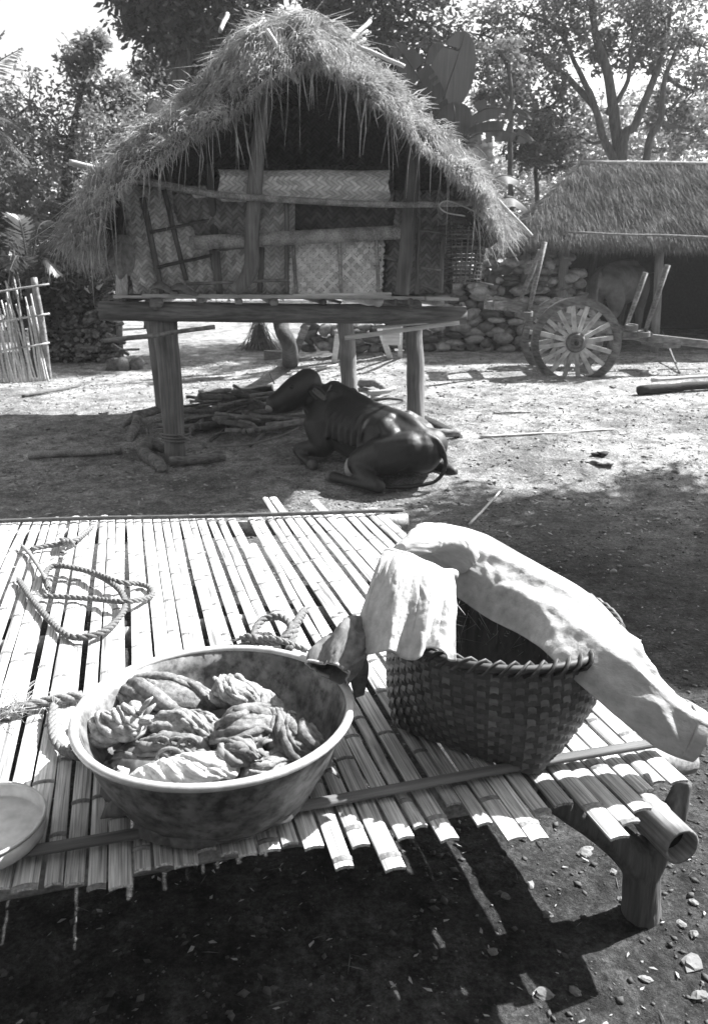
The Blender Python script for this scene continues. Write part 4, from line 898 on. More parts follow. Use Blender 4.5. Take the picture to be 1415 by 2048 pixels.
for s in (1, -1):
    cap([cp(.10, s*.17, .50), cp(.02, s*.20, .46)], (.045, .05)); cap([cp(.10, s*.10, .53), cp(.10, s*.17, .50)], (.05, .045)); cap([cp(-.22, s*.09, .42), cp(-.24, s*.11, .37)], (.045, .05))
    cap([cp(.86, s*.12, .60), cp(.92, s*.20, .46), cp(1.0, s*.24, .34)], (.045, .055, .07))
    for q in range(6): cap([cp(.30+q*.085, s*.13, .53), cp(.27+q*.085, s*.26, .42), cp(.27+q*.085, s*.285, .28)], (.020, .022, .02), 8)
part('body', remeshed(mb, .013, 5), M_HIDE, cow)
for s in (1, -1):
    h = MB(); h.sweep([cp(.35, s*.49, .04), cp(.41, s*.49, .032)], (.048, .040), 12); part('hoof', h, M_HOOF, cow)
    h = MB(); h.sweep([cp(.77, s*.41, .04), cp(.71, s*.415, .034)], (.046, .038), 12); part('hoof', h, M_HOOF, cow)
e = poll+hd*hl*.36+np.array((-.0, -.0, .0))+np.cross(sd, hd)*.0
h = MB(); h.ball(poll+hd*hl*.38+np.array((-.02, -.112, .045)), .019, 6, 10); part('eye', h, mat('eye', .01, .02, rough=.1, bump=0), cow)
h = MB(); h.ball(muz+hd*.045+np.array((0,-.01,-.01)), (.042, .04, .034), 8, 12); part('muzzle', h, mat('muzzle_skin', .14, .28, (.03, .03, .03), rough=.5, bump=.1, rnd=0), cow)
h = MB(); h.ball(cp(.30, .305, .10), (.085, .085, .115), 10, 16); part('udder', h, M_HIDEPALE, cow)
def ear(a, b_, w, m, off):
    a = np.array(a); b_ = np.array(b_); V = []; F = []; d = (b_-a)/np.linalg.norm(b_-a); sdv = np.cross(d, (0, -1, .2)); sdv /= np.linalg.norm(sdv)
    for i in range(8):
        f = i/7; ww = w*math.sin(math.pi*(.12+.86*f))**.7; p = a+(b_-a)*f+np.array((0, -off, 0))
        V += [p-sdv*ww, p-sdv*ww*.5+np.array((0, .018, 0)), p+np.array((0, .026, 0)), p+sdv*ww*.5+np.array((0, .018, 0)), p+sdv*ww]
    for i in range(7):
        for q in range(4): F.append((i*5+q, i*5+q+1, i*5+6+q, i*5+5+q))
    h = MB(); h.add(V, F); o = part('ear', h, m, cow); s_ = o.modifiers.new('t', 'SOLIDIFY'); s_.thickness = .008; return o
er = ear(at(618, 772, 7.06), at(656, 803, 6.96), .052, M_HIDE, 0.0); h = ear(at(626, 778, 7.045), at(652, 800, 6.95), .019, mat('ear_lining', .08, .16, (.03, .03, .03), rnd=0), .012); h.name = 'inner_ear'
ear(poll+np.array((.03, .10, .02)), poll+np.array((.06, .26, .04)), .045, M_HIDE, 0)
h = MB(); h.ball(poll+hd*hl*1.0+np.array((-.02, -.055, .012)), (.012, .010, .010), 5, 8); part('nostril', h, M_BLACK, cow)
# halter and tether
mb = rope_mesh(cr([at(662, 770, 7.10), at(652, 790, 7.0), at(638, 820, 6.95), at(622, 838, 6.95), at(610, 850, 7.0)], 8), .008); single('halter_rope', mb, M_ROPE, 'thin halter rope round the neck of the lying cow', 'rope')
mb = rope_mesh(cr([at(356, 868, 7.18), at(385, 880, 7.1), at(425, 890, 7.0), at(440, 893, 6.98), at(500, 888, 6.98), at(560, 872, 6.95), at(598, 855, 6.95)], 8), .0095)
single('tether_rope', mb, M_ROPE, 'tether rope sagging from the hut post to the cow', 'rope')
mb = MB()
for k in range(3): zc = at(352, 866+k*6, 7.32)[2]; c = at(352, 866, 7.32); mb.sweep([np.array((c[0]+.128*math.cos(a), 7.32+.125*math.sin(a), zc+.004*math.sin(a*2))) for a in np.linspace(0, 2*math.pi, 22, endpoint=False)], .010, 6, closed=True)
tag(single('post_lashing', mb, M_ROPE, 'rope wound round the near hut post', 'rope'))

# ---------------------------------------------------------------- firewood heap, blocks, roots and sticks
def stick(a, b, r, label, name='branch', m=M_STICK, cat='branch', group=None, seed=0, bend=.03, r2=None, n=7):
    mb = MB(); a = np.array(a); b = np.array(b); mid = (a+b)/2+RNG.normal(size=3)*bend*np.array((1, 1, .4))
    P = jit(cr([a, mid, b], 6), .008, seed); mb.sweep(P, (r, r2 or r*.7), n, fn=lambda f, q: 1+.12*math.sin(q*2+seed)+.10*math.sin(f*17+q)); return single(name, mb, m, label, cat, group)
def gp(px, py, up=0.0): p = on_ground(px, py); p[2] += up; return p
for k in range(85):
    px = random.uniform(380, 610); py = random.uniform(808, 880)-.05*abs(px-500); c = gp(px, py, 0); lift = .02+.30*max(0, 1-((px-500)/130)**2)*random.random()*max(.2, 1-abs(py-835)/60)
    an = random.gauss(.15, .5); L = random.uniform(.25, .75); d = np.array((math.cos(an), math.sin(an), 0))*L/2; r = random.uniform(.010, .036)
    a, b_ = c-d, c+d; a[2] = gz(a[0], a[1])+r+lift; b_[2] = gz(b_[0], b_[1])+r+lift*random.uniform(.4, 1.2)
    stick(a, b_, r, 'dark dry branch in the firewood heap under the hut', group='firewood heap under the hut', seed=k)
stick(gp(440, 806, .10), gp(545, 800, .14), .05, 'thick charred log lying along the back of the firewood heap', 'charred_log', M_BLACK, 'log', seed=3, r2=.045)
stick(gp(500, 897, .03), gp(568, 850, .10), .020, 'forked pale branch leaning on the front of the firewood heap', seed=5)
stick(gp(548, 770, .02), gp(540, 780, .20), .012, 'short upright twig stuck behind the firewood heap', seed=8, m=M_BLACK)
stick(gp(340, 935, .05), gp(452, 922, .05), .052, 'squared pale timber block lying at the foot of the hut post', 'timber_block', M_CARTWOOD, 'block', seed=11, r2=.05, bend=.01, n=5)
mb = MB(); P = jit(cr([gp(330, 905, .03), gp(300, 900, .07), gp(290, 920, .07), gp(318, 938, .05), gp(325, 946, .02)], 6), .012, 4); mb.sweep(P, (.045, .06, .062, .055, .04), 10); single('bent_root', mb, M_CARTWOOD, 'bent pale root curled beside the hut post', 'root')
mb = MB(); c = gp(278, 852, .12); mb.sweep(jit(cr([c+np.array((-.06, 0, .0)), c, gp(320, 842, .12)], 6), .01, 2), (.04, .05, .045), 9); mb.sweep(jit(cr([c, gp(270, 868, .06), gp(258, 884, -.02)], 6), .01, 3), (.045, .05, .03), 9); mb.sweep(jit(cr([c+np.array((.05, 0, 0)), gp(291, 860, .06), gp(298, 878, -.02)], 6), .006, 5), (.02, .02, .012), 7); mb.sweep(jit(cr([c, gp(258, 856, .06), gp(245, 858, .02)], 6), .006, 6), (.04, .035, .02), 7)
me = remeshed(mb, .012, 3); o_ = gp(278, 862); me.transform(Matrix.Translation(-Vector(o_))); tag(link('root_stump', me, M_CARTWOOD, None, tuple(o_)), 'gnarled root stump with pale legs behind the hut post', 'stump')
a, b_ = gp(58, 918, .035), gp(242, 908, .035); single('bamboo_tube', bamboo_pole(a, b_, .034, nodes=.3, start=.2), M_POLE, 'single bamboo tube lying on the shaded yard', 'bamboo')
mb = MB(); c = gp(885, 862, .0); V = []; F = []
for i in range(11):
    f = i/10; p = at(830+95*f, 828+44*f**1.5, 7.9-.5*f); p[2] = max(p[2], gz(p[0], p[1])+.02); w = .10*(1-.4*f)
    V += [p+np.array((0, .02, .0)), p+np.array((-.02, -.05, -w*.5)), p+np.array((-.04, -.06, -w*1.3))]
for i in range(10): F += [(i*3, i*3+1, i*3+4, i*3+3), (i*3+1, i*3+2, i*3+5, i*3+4)]
mb.add(V, F); o = single('bark_slab', mb, M_BLACK, 'curved dark slab of bark leaning behind the cow', 'bark'); s_ = o.modifiers.new('t', 'SOLIDIFY'); s_.thickness = .02
stick(gp(858, 880, .06), gp(918, 876, .05), .045, 'short pale log behind the rump of the cow', 'log', M_CARTWOOD, 'log', seed=14, bend=.01)
stick(gp(735, 795, .05), gp(790, 788, .07), .03, 'split pale stick behind the back of the cow', m=M_PALEWOOD, seed=15)
stick(gp(745, 806, .03), gp(805, 806, .03), .016, 'thin dark stick between the cow and the hut post', seed=16)
stick(gp(722, 775, .05), gp(765, 790, .08), .055, 'dark stump end beyond the middle hut post', 'log', M_STICK, 'log', seed=17)
stick(gp(580, 755, .03), gp(675, 735, .04), .02, 'pale pole lying on the ground beyond the hut', m=M_PALEWOOD, seed=18)
stick(gp(960, 876, .012), gp(1225, 860, .012), .013, 'long straight pale stick lying across the sunny yard', m=M_PALEWOOD, seed=19, bend=.02)
stick(gp(938, 1052, .012), gp(1008, 975, .012), .011, 'straight pale stick lying near the bench corner', m=M_PALEWOOD, seed=20, bend=.01)
stick(gp(985, 828, .01), gp(1060, 826, .01), .012, 'short dark stick on the sunny yard', seed=21)
stick(gp(1275, 790, .05), gp(1480, 775, .06), .055, 'black log lying on the yard beside the cart', 'log', M_BLACK, 'log', seed=22, bend=.01)
stick(gp(1300, 776, .09), gp(1480, 764, .10), .025, 'pale split pole resting on the black log', m=M_PALEWOOD, seed=23, bend=.01)
stick(gp(1315, 700, .35), gp(1358, 748, .01), .018, 'thin dark prop leaning under the cart shaft', seed=24, bend=.01)
stick(gp(45, 796, .02), gp(160, 775, .02), .02, 'dark crooked stick lying in front of the bamboo fence', seed=25)
stick(gp(1020, 815, .01), gp(1040, 800, .01), .008, 'tiny pale twig on the yard before the cart', m=M_PALEWOOD, seed=26)
stick(gp(1280, 748, .01), gp(1312, 742, .01), .02, 'stubby dark stick near the cart prop', seed=27)

def lump(px, py, r, label, name, cat, m, seed, flat=.4):
    mb = MB(); c = gp(px, py, r*flat*.3)
    for k in range(7): mb.ball(c+np.array((random.gauss(0, r*.5), random.gauss(0, r*.35), random.uniform(-.2, .5)*r*flat)), (r*random.uniform(.35, .6), r*random.uniform(.35, .6), r*flat*random.uniform(.5, .9)), 7, 10, nz=.5, seed=seed+k)
    return single(name, mb, m, label, cat)
lump(240, 738, .26, 'dark heap of cut roots on the bright yard by the fence', 'root_heap', 'heap', M_STICK, 1, .5)
lump(1205, 925, .13, 'dark cattle dung pat on the sunny yard', 'dung_pat', 'dung', M_STICK, 9, .15)
lump(1195, 908, .07, 'small dark dung lump beside the larger pat', 'dung_lump', 'dung', M_BLACK, 19, .3)

# ---------------------------------------------------------------- fence, firewood stack, stone wall, boards
fence = thing('bamboo_fence', tuple(gp(40, 770)), 'upright bamboo stake fence with three tied rails', 'fence')
FA, FB = gp(-150, 775), gp(98, 762)
for k in range(60):
    f = k/59; p = FA*(1-f)+FB*f; p[2] = gz(p[0], p[1])-.08; h = random.uniform(1.05, 1.30)+(.22 if random.random() < .18 else 0); t = p+np.array((random.uniform(-.12, .06)-.08, random.uniform(-.04, .04), h))
    mb = MB(); mb.sweep(jit(cr([p, (p+t)/2, t], 4), .02, k), (.016, .011), 6); part('stake', mb, M_PALEWOOD, fence)
mb = MB(); mb.sweep(jit(cr([gp(98, 757, -.2), at(85, 655, FB[1]-.03), at(68, 555, FB[1]-.03)], 6), .01, 1), (.05, .047, .042), 12); part('post', mb, M_POLE, fence)
for py0, py1 in ((590, 572), (655, 632), (715, 690)):
    for dy in (-.03, .03):
        mb = MB(); a = at(-150, py0+14, FA[1]+dy); b_ = at(100, py1-4, FB[1]+dy); mb.sweep(jit([a+(b_-a)*t for t in np.linspace(0, 1, 12)], .02, py0), .014, 6); part('rail', mb, M_POLE, fence)
for k, (x0, x1, yt) in enumerate([(15, 22, 505), (30, 38, 512), (45, 28, 500), (28, 20, 520)]):
    a = at(x0, 600, FB[1]+.05); t = at(x1, yt, FB[1]+.05); mb = MB(); mb.sweep(jit(cr([a, (a+t)/2, t], 5), .02, k), (.012, .006), 5); part('tall_stake', mb, M_STICK, fence)

ws = thing('firewood_stack', tuple(gp(165, 700)), 'dark neat stack of short cut firewood behind the bamboo fence', 'firewood')
WY = 13.0
l0, r0 = at(78, 700, WY), at(238, 698, WY); zb_ = gz(-4.6, WY); ht = at(150, 578, WY)[2]
for k in range(285):
    row = k//20; i = k % 20; f = (i+.5+(row % 2)*.4+random.uniform(-.35, .35))/20.4; z = zb_+.03+(row+random.uniform(-.3, .3))*(ht-zb_)/14.6; shrink = 1-.10*(row/14); xx = l0[0]+(r0[0]-l0[0])*f*shrink+random.uniform(-.02, .02)
    an = random.gauss(0, .5); ti = random.gauss(0, .5); d = np.array((math.sin(an)*.9, -math.cos(an), math.sin(ti)*.6)); d /= np.linalg.norm(d); c = np.array((xx, WY-.08+random.uniform(-.05, .05), z)); L = random.uniform(.30, .45); r = random.choice((.02, .028, .036, .045, .055))*random.uniform(.8, 1.1)
    mb = MB(); mb.sweep([c-d*-.0+d*.04, c-d*L], (r, r*random.uniform(.8, 1.0)), random.choice((4, 5, 6)), flat=random.uniform(.6, 1)); part('billet', mb, M_STICK if random.random() < .75 else M_CARTWOOD, ws, smooth=False)
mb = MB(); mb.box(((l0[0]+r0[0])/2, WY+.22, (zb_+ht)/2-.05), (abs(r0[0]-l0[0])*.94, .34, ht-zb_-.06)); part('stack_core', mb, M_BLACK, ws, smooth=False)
for k, (x0, y0, x1, y1, r) in enumerate([(185, 545, 172, 575, .035), (205, 560, 195, 578, .04), (160, 565, 182, 585, .03), (150, 590, 240, 545, .02), (180, 600, 262, 560, .02), (205, 600, 280, 575, .03), (130, 585, 175, 565, .02)]):
    mb = MB(); a, b_ = at(x0, y0, WY-.25), at(x1, y1, WY-.30); mb.sweep([a, b_], (r, r*.8), 7); part('loose_billet', mb, M_PALEWOOD if k < 3 else M_STICK, ws)

sw_ = thing('stone_wall', tuple(gp(1000, 692)), 'dry stacked wall of dark rounded river stones behind the cart', 'wall')
SY = 12.9
def stone(c, r, seed, root, m=M_RIVER, name='stone'):
    mb = MB(); rot = Matrix.Rotation(random.uniform(0, 3), 3, 'Z')@Matrix.Rotation(random.gauss(0, .2), 3, 'X'); mb.ball(c, r, 6, 9, rot, nz=.22, seed=seed); return part(name, mb, m, root)
k = 0
for row in range(17):
    z = gz(2.2, SY)+.06+row*.105
    x0 = at(600, 600, SY)[0] if row < 4 else at(880 if row < 12 else 905, 600, SY)[0]; x1 = at(1150, 600, SY)[0]-max(0, row-9)*.08
    x = x0
    while x < x1:
        w = random.choice((.06, .08, .10, .13, .17, .2))*random.uniform(.85, 1.15)
        if z > at(900, 535, SY)[2]+.20*math.sin((x-x0)*1.3): x += w*2; continue
        stone(np.array((x+w, SY-.02*row*.3+random.uniform(-.10, .06), z+random.uniform(-.04, .04))), (w*.95, .16, random.uniform(.05, .10)*(.8+w*1.6)), k, sw_); k += 1; x += w*1.82
for px, py, rx, rz_, m in ((930, 552, .20, .15, M_PALESTONE), (1010, 538, .17, .10, M_RIVER), (985, 560, .16, .09, M_RIVER), (1045, 525, .17, .10, M_RIVER), (1095, 560, .18, .09, M_RIVER), (960, 575, .14, .09, M_RIVER), (1120, 585, .15, .09, M_RIVER)):
    stone(at(px, py, SY-.05), (rx, .16, rz_), k, sw_, m, 'cap_stone'); k += 1
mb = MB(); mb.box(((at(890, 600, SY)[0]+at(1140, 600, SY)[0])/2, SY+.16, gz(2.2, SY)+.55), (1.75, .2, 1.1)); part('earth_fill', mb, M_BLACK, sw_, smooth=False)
def board(a, b_, w, t, label, name='board', m=M_PALEWOOD, up=(0, 1, .2)):
    mb = MB(); mb.beam(a, b_, w, t, up, jit=.004); return single(name, mb, m, label, 'board', smooth=False)
board(at(612, 650, 10.8), gp(585, 722, .02), .10, .03, 'pale board leaning on the stones beyond the hut', m=M_CARTWOOD)
board(at(675, 668, 11.0), gp(668, 730, .02), .08, .03, 'pale upright plank behind the middle hut post')
stl = thing('plank_trestle', tuple(gp(785, 712)), 'rough pale plank trestle standing beyond the hut posts', 'trestle')
for a, b_, w in ((at(755, 645, 10.9), gp(780, 718, .0), .08), (at(800, 650, 10.9), gp(800, 716, .0), .06), (at(765, 672, 10.95), at(800, 672, 10.95), .24)):
    mb = MB(); mb.beam(a, b_, w, .03, (0, 1, .2), jit=.004); part('plank', mb, M_PALEWOOD, stl, smooth=False)
n = 420; c = gp(520, 700); b0 = c+np.stack([RNG.normal(size=n)*.16, RNG.normal(size=n)*.10, np.zeros(n)], 1); tip = c+np.stack([RNG.normal(size=n)*.07-.02, RNG.normal(size=n)*.05, RNG.uniform(.25, .62, n)], 1)
V, F = blades(b0, tip, .006); tag(link('straw_bundle', mesh_np('straw_bundle', V, F), M_STRAWOLD), 'upright bundle of dry straw standing beyond the hut', 'straw', kind='stuff')
mb = MB(); mb.sweep(jit(cr([gp(580, 722, -.1), at(578, 690, 10.6), at(562, 655, 10.7), at(556, 610, 10.8)], 6), .01, 3), (.13, .10, .10, .09), 12); single('bent_stump', mb, M_BARK, 'short bent dark stump growing beyond the hut floor', 'stump')
mb = MB(); c = gp(545, 718, .06); mb.box(c, (.28, .2, .14), Matrix.Rotation(.2, 3, 'Z'), .015); single('stone_block', mb, M_PALESTONE, 'squarish pale stone block beside the bent trunk', 'stone', smooth=False)

# ---------------------------------------------------------------- cart
wc = at(1150, 685, 10.2); RW = .535
cart = thing('wooden_cart', tuple(gp(1150, 768)), 'weathered two wheeled wooden cart with spoked wheels and upright stakes', 'cart')
def wheel(c):
    w = bpy.data.objects.new('wheel', None); COL.objects.link(w); w.parent = cart; w.location = Vector(c)-cart.location; w.rotation_euler = (0, random.uniform(0, .3), math.radians(-9)); w.empty_display_size = .1
    m = M_CARTWOOD
    b = MB(); V = []; F = []; n = 64
    for k in range(n):
        a = 2*math.pi*k/n
        for r, y in ((RW, -.035), (RW, .035), (RW-.085, .035), (RW-.085, -.035)): V.append((r*math.cos(a), y, r*math.sin(a)))
    for k in range(n):
        for q in range(4): F.append((k*4+q, k*4+(q+1) % 4, ((k+1) % n)*4+(q+1) % 4, ((k+1) % n)*4+q))
    b.add(V, F); part('felloe', b, m, w, rel=True, smooth=False)
    b = MB(); V = []; F = []
    for k in range(n):
        a = 2*math.pi*k/n
        for r, y in ((RW+.014, -.03), (RW+.014, .03), (RW+.001, .03), (RW+.001, -.03)): V.append((r*math.cos(a), y, r*math.sin(a)))
    for k in range(n):
        for q in range(4): F.append((k*4+q, k*4+(q+1) % 4, ((k+1) % n)*4+(q+1) % 4, ((k+1) % n)*4+q))
    b.add(V, F); part('tyre', b, M_OLDWOOD, w, rel=True, smooth=False)
    sp = None
    for k in range(16):
        a = 2*math.pi*k/16
        if sp is None:
            b = MB(); b.add([(.10, -.03, -.024), (.10, .03, -.024), (.10, .03, .024), (.10, -.03, .024), (RW-.075, -.02, -.027), (RW-.075, .02, -.027), (RW-.075, .02, .027), (RW-.075, -.02, .027)], [(0, 1, 2, 3), (7, 6, 5, 4), (0, 4, 5, 1), (1, 5, 6, 2), (2, 6, 7, 3), (3, 7, 4, 0)])
            sp = part('spoke', b, mat('spoke_wood', .36, .62, (.10, .015, .015), rough=.85, bump=.5, rnd=.3, big=(.12, .6)), w, rel=True, smooth=False)
        else:
            o = sp.copy(); COL.objects.link(o); o.parent = w; sp_o = o
            o.rotation_euler = (0, a, 0)
    def ring(prof): b = MB(); b.lathe(prof, 28); b.v = [(x, z, y) for x, y, z in b.v]; return b
    part('hub', ring([(0, -.11), (.045, -.11), (.05, -.10), (.095, -.095), (.12, -.06), (.13, 0), (.115, .08), (.07, .12), (0, .12)]), m, w, rel=True)
    part('hub_band', ring([(.075, -.104), (.10, -.104), (.104, -.09), (.10, -.085)]), M_OLDWOOD, w, rel=True)
    part('axle_end', ring([(0, -.17), (.025, -.17), (.03, -.16), (.032, -.10)]), M_BLACK, w, rel=True)
wheel(wc); wc2 = np.array((wc[0]+.08, wc[1]+1.0, wc[2]-.01)); wheel(wc2)
def cpart(name, a, b_, w, h, up=(0, 0, 1), m=M_CARTWOOD): mb = MB(); mb.beam(a, b_, w, h, up, jit=.006); return part(name, mb, m, cart, smooth=False)
cpart('axle', wc+np.array((0, .05, 0)), wc2-np.array((0, .05, 0)), .09, .09)
for y in (10.42, 11.02):
    k = 1 if y < 10.7 else 0
    a = at(985, 602, 10.42); c = at(1300, 676, 10.42); a[1] = c[1] = y; cpart('side_rail', a, c, .06, .13)
    d = at(1300, 676, 10.42); e2 = at(1480, 697, 10.42); d[1] = e2[1] = y; cpart('shaft', d-np.array((.05, .05, 0)), e2, .06, .085)
cpart('cross_beam', at(1000, 612, 10.32), np.array((at(1000, 612, 10.32)[0], 11.15, at(1000, 612, 10.32)[2])), .16, .11); cpart('cross_beam', at(1060, 635, 10.33), np.array((at(1060, 635, 10.33)[0], 11.15, at(1060, 630, 10.33)[2])), .07, .09)
cpart('cross_beam', at(1262, 672, 10.33), np.array((at(1262, 672, 10.33)[0], 11.15, at(1262, 672, 10.33)[2])), .20, .10); cpart('cross_beam', at(1342, 690, 10.33), np.array((at(1342, 690, 10.33)[0], 11.12, at(1342, 690, 10.33)[2])), .22, .08)
cpart('cross_beam', at(1150, 648, 10.5), np.array((at(1150, 648, 10.5)[0], 11.0, at(1150, 648, 10.5)[2])), .12, .08)
for (x0, y0, x1, y1, Y) in ((1088, 484, 1052, 640, 10.36), (1080, 500, 1036, 608, 11.05), (1290, 545, 1246, 668, 11.0), (1334, 530, 1286, 672, 10.36)):
    mb = MB(); P = [at(x1, y1, Y), at((x0+x1)/2, (y0+y1)/2, Y), at(x0, y0, Y)]; mb.sweep(P, (.034, .046, .050), 8, flat=.7); part('stake', mb, M_CARTWOOD, cart)
for px, py in ((1052, 628), (1286, 668), (1262, 655)):
    mb = MB(); c = at(px, py, 10.32)
    for k in range(4): mb.sweep([c+np.array((.07*math.cos(a), .07*math.sin(a), .015*k-.02+.01*math.sin(a))) for a in np.linspace(0, 2*math.pi, 12, endpoint=False)], .011, 5, closed=True)
    tag(part('lashing', mb, M_ROPE, cart), kind='stuff')

# ---------------------------------------------------------------- cattle shed
shed = thing('thatched_shed', tuple(gp(1400, 700)), 'low open shed with a shaggy thatched roof behind the cart', 'shed')
ZL = at(1030, 495, 12.3)[2]; RZ = at(1165, 328, 14.2)[2]
EL = at(1025, 474, 12.4); ER = np.array((7.6, 12.5, EL[2]-.05)); RL = at(1170, 330, 14.2); RRr = np.array((7.2, 14.4, RL[2]+.0)); BL = np.array((EL[0]+.3, 16.2, EL[2])); BR = np.array((7.6, 16.2, EL[2]))
th_ = np.array((0, 0, -.12)); Vq = [EL, ER, RL, RRr, BL, BR]; mb = MB()
mb.add(Vq+[v+th_ for v in Vq], [(0, 1, 3, 2), (0, 2, 4), (4, 2, 3, 5), (5, 3, 1), (7, 6, 8, 9), (8, 6, 10), (8, 10, 11, 9), (9, 11, 7), (0, 6, 7, 1), (0, 4, 10, 6), (1, 7, 11, 5), (4, 5, 11, 10)])
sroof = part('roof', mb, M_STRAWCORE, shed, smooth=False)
TV = []; TF = []; cnt = 0
n = 40000; u = RNG.uniform(-.01, .62, n); v = RNG.uniform(0, 1, n)
b0 = ((EL*(1-u[:, None])+ER*u[:, None])*(1-v[:, None])+(RL*(1-u[:, None])+RRr*u[:, None])*v[:, None])+RNG.normal(size=(n, 3))*.02; b0[:, 2] += .02+.05*fbm(b0[:, 0]*3, v*8, 2, 3)
sl = EL-RL; sl /= np.linalg.norm(sl); sl = np.array((-.05, sl[1], sl[2])); d = sl+RNG.normal(size=(n, 3))*.09; addb(*blades(b0, b0+d*RNG.uniform(.2, .5, n)[:, None], RNG.uniform(.002, .004, n)))
n = 6000; w1 = RNG.uniform(0, 1, n); w2 = RNG.uniform(0, 1, n); fl_ = w1+w2 > 1; w1[fl_] = 1-w1[fl_]; w2[fl_] = 1-w2[fl_]; b0 = EL+(RL-EL)*w1[:, None]+(BL-EL)*w2[:, None]+RNG.normal(size=(n, 3))*.03
d = np.array((-.6, -.1, -.6))+RNG.normal(size=(n, 3))*.18; addb(*blades(b0, b0+d*RNG.uniform(.12, .34, n)[:, None], RNG.uniform(.004, .008, n)))
n = 5200; u = RNG.uniform(-.01, .62, n); b0 = EL*(1-u[:, None])+ER*u[:, None]+RNG.normal(size=(n, 3))*np.array((.02, .05, .03))+np.array((0, 0, -.04)); d = np.stack([RNG.normal(size=n)*.12-.05, RNG.normal(size=n)*.12-.12, -np.ones(n)], 1); addb(*blades(b0, b0+d*RNG.uniform(.05, .18, n)[:, None], RNG.uniform(.004, .007, n)))
n = 1500; u = RNG.uniform(0, 1, n); b0 = EL*(1-u[:, None])+BL*u[:, None]+RNG.normal(size=(n, 3))*.04; d = np.stack([RNG.normal(size=n)*.12-.3, RNG.normal(size=n)*.12, -np.ones(n)], 1); addb(*blades(b0, b0+d*RNG.uniform(.08, .30, n)[:, None], RNG.uniform(.004, .007, n)))
tag(part('thatch', mesh_np('thatch', np.concatenate(TV), np.concatenate(TF)), M_STRAWOLD, sroof, smooth=False), kind='stuff')
def srod(name, a, b_, r, m=M_OLDWOOD, seed=0, r2=None): mb = MB(); a = np.array(a); b_ = np.array(b_); mb.sweep(jit([a+(b_-a)*t for t in np.linspace(0, 1, 9)], .02, seed), (r, r2 or r), 10, fn=lambda f, q: 1+.06*math.sin(q*3+f*4)); return part(name, mb, m, shed)
srod('ridge_pole', RL+np.array((-.1, 0, .03)), RRr+np.array((0, 0, .03)), .045, M_STICK, 1); srod('eave_pole', at(1128, 464, 12.25), at(1500, 478, 12.25), .016, M_STICK, 2)
for px, py0, py1, Y, r in ((1122, 500, 640, 12.75, .075), (1312, 495, 655, 12.75, .065), (1180, 500, 640, 15.6, .07), (1500, 495, 660, 12.8, .07)):
    a = at(px, py1, Y); a[2] = gz(a[0], Y)-.1; b_ = at(px+(6 if px < 1400 else 0), py0, Y); b_[2] = ZL+.05; srod('post', a, b_, r, M_OLDWOOD, px)
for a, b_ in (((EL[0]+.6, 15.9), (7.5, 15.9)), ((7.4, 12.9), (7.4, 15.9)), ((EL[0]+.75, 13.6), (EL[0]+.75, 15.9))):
    mb = MB(); za = gz(a[0], a[1])-.05; mb.add([(a[0], a[1], za), (b_[0], b_[1], za), (b_[0], b_[1], EL[2]+.3), (a[0], a[1], EL[2]+.3)], [(0, 1, 2, 3)]); o = part('wall_mat', mb, M_BLACK, shed); s_ = o.modifiers.new('t', 'SOLIDIFY'); s_.thickness = .03  # near-black walls added to keep the inside of the shed dark
# cow standing in the shed, rump towards the yard
c0 = at(1215, 555, 13.35); c0[2] = gz(c0[0], c0[1]); cow2 = thing('cow', tuple(c0), 'pale brown cow standing inside the shed with its rump showing', 'cow')
f2 = np.array((.62, .785, 0)); l2 = np.array((-.785, .62, 0)); h0 = c0.copy()
def c2(a, l, z): return h0+f2*a+l2*l+np.array((0, 0, z))
mb = MB()
cap([c2(-.18, 0, 1.02), c2(.1, 0, 1.05), c2(.6, 0, 1.0), c2(1.1, 0, 1.05), c2(1.3, 0, 1.08)], (.20, .27, .33, .29, .22), 20); cap([c2(-.2, 0, 1.20), c2(.2, 0, 1.30), c2(1.1, 0, 1.32)], (.07, .07, .09))
for s in (1, -1):
    cap([c2(-.10, s*.14, 1.0), c2(-.05, s*.18, .75), c2(.0, s*.17, .6)], (.17, .15, .10)); cap([c2(.02, s*.17, .60), c2(-.14, s*.16, .42), c2(-.12, s*.16, .20), c2(-.08, s*.16, .03)], (.09, .055, .04, .055))
    cap([c2(1.1, s*.16, .95), c2(1.12, s*.16, .6), c2(1.14, s*.16, .3), c2(1.14, s*.16, .03)], (.15, .08, .05, .05)); cap([c2(.02, s*.16, 1.22), c2(.0, s*.2, 1.15)], (.06, .07))
cap([c2(1.2, 0, 1.12), c2(1.5, .05, 1.15), c2(1.75, .1, 1.12)], (.2, .14, .12)); cap([c2(1.75, .1, 1.14), c2(1.95, .12, 1.0), c2(2.08, .13, .92)], (.12, .09, .065))
for s in (1, -1): cap([c2(1.72, .1+s*.08, 1.18), c2(1.72, .1+s*.24, 1.2)], (.04, .03), 10, .5)
cap([c2(-.36, 0, 1.18), c2(-.41, 0, 1.0), c2(-.40, 0, .6), c2(-.39, 0, .42)], (.035, .028, .022, .04), 10)
part('body', remeshed(mb, .022, 8), M_BROWNHIDE, cow2)
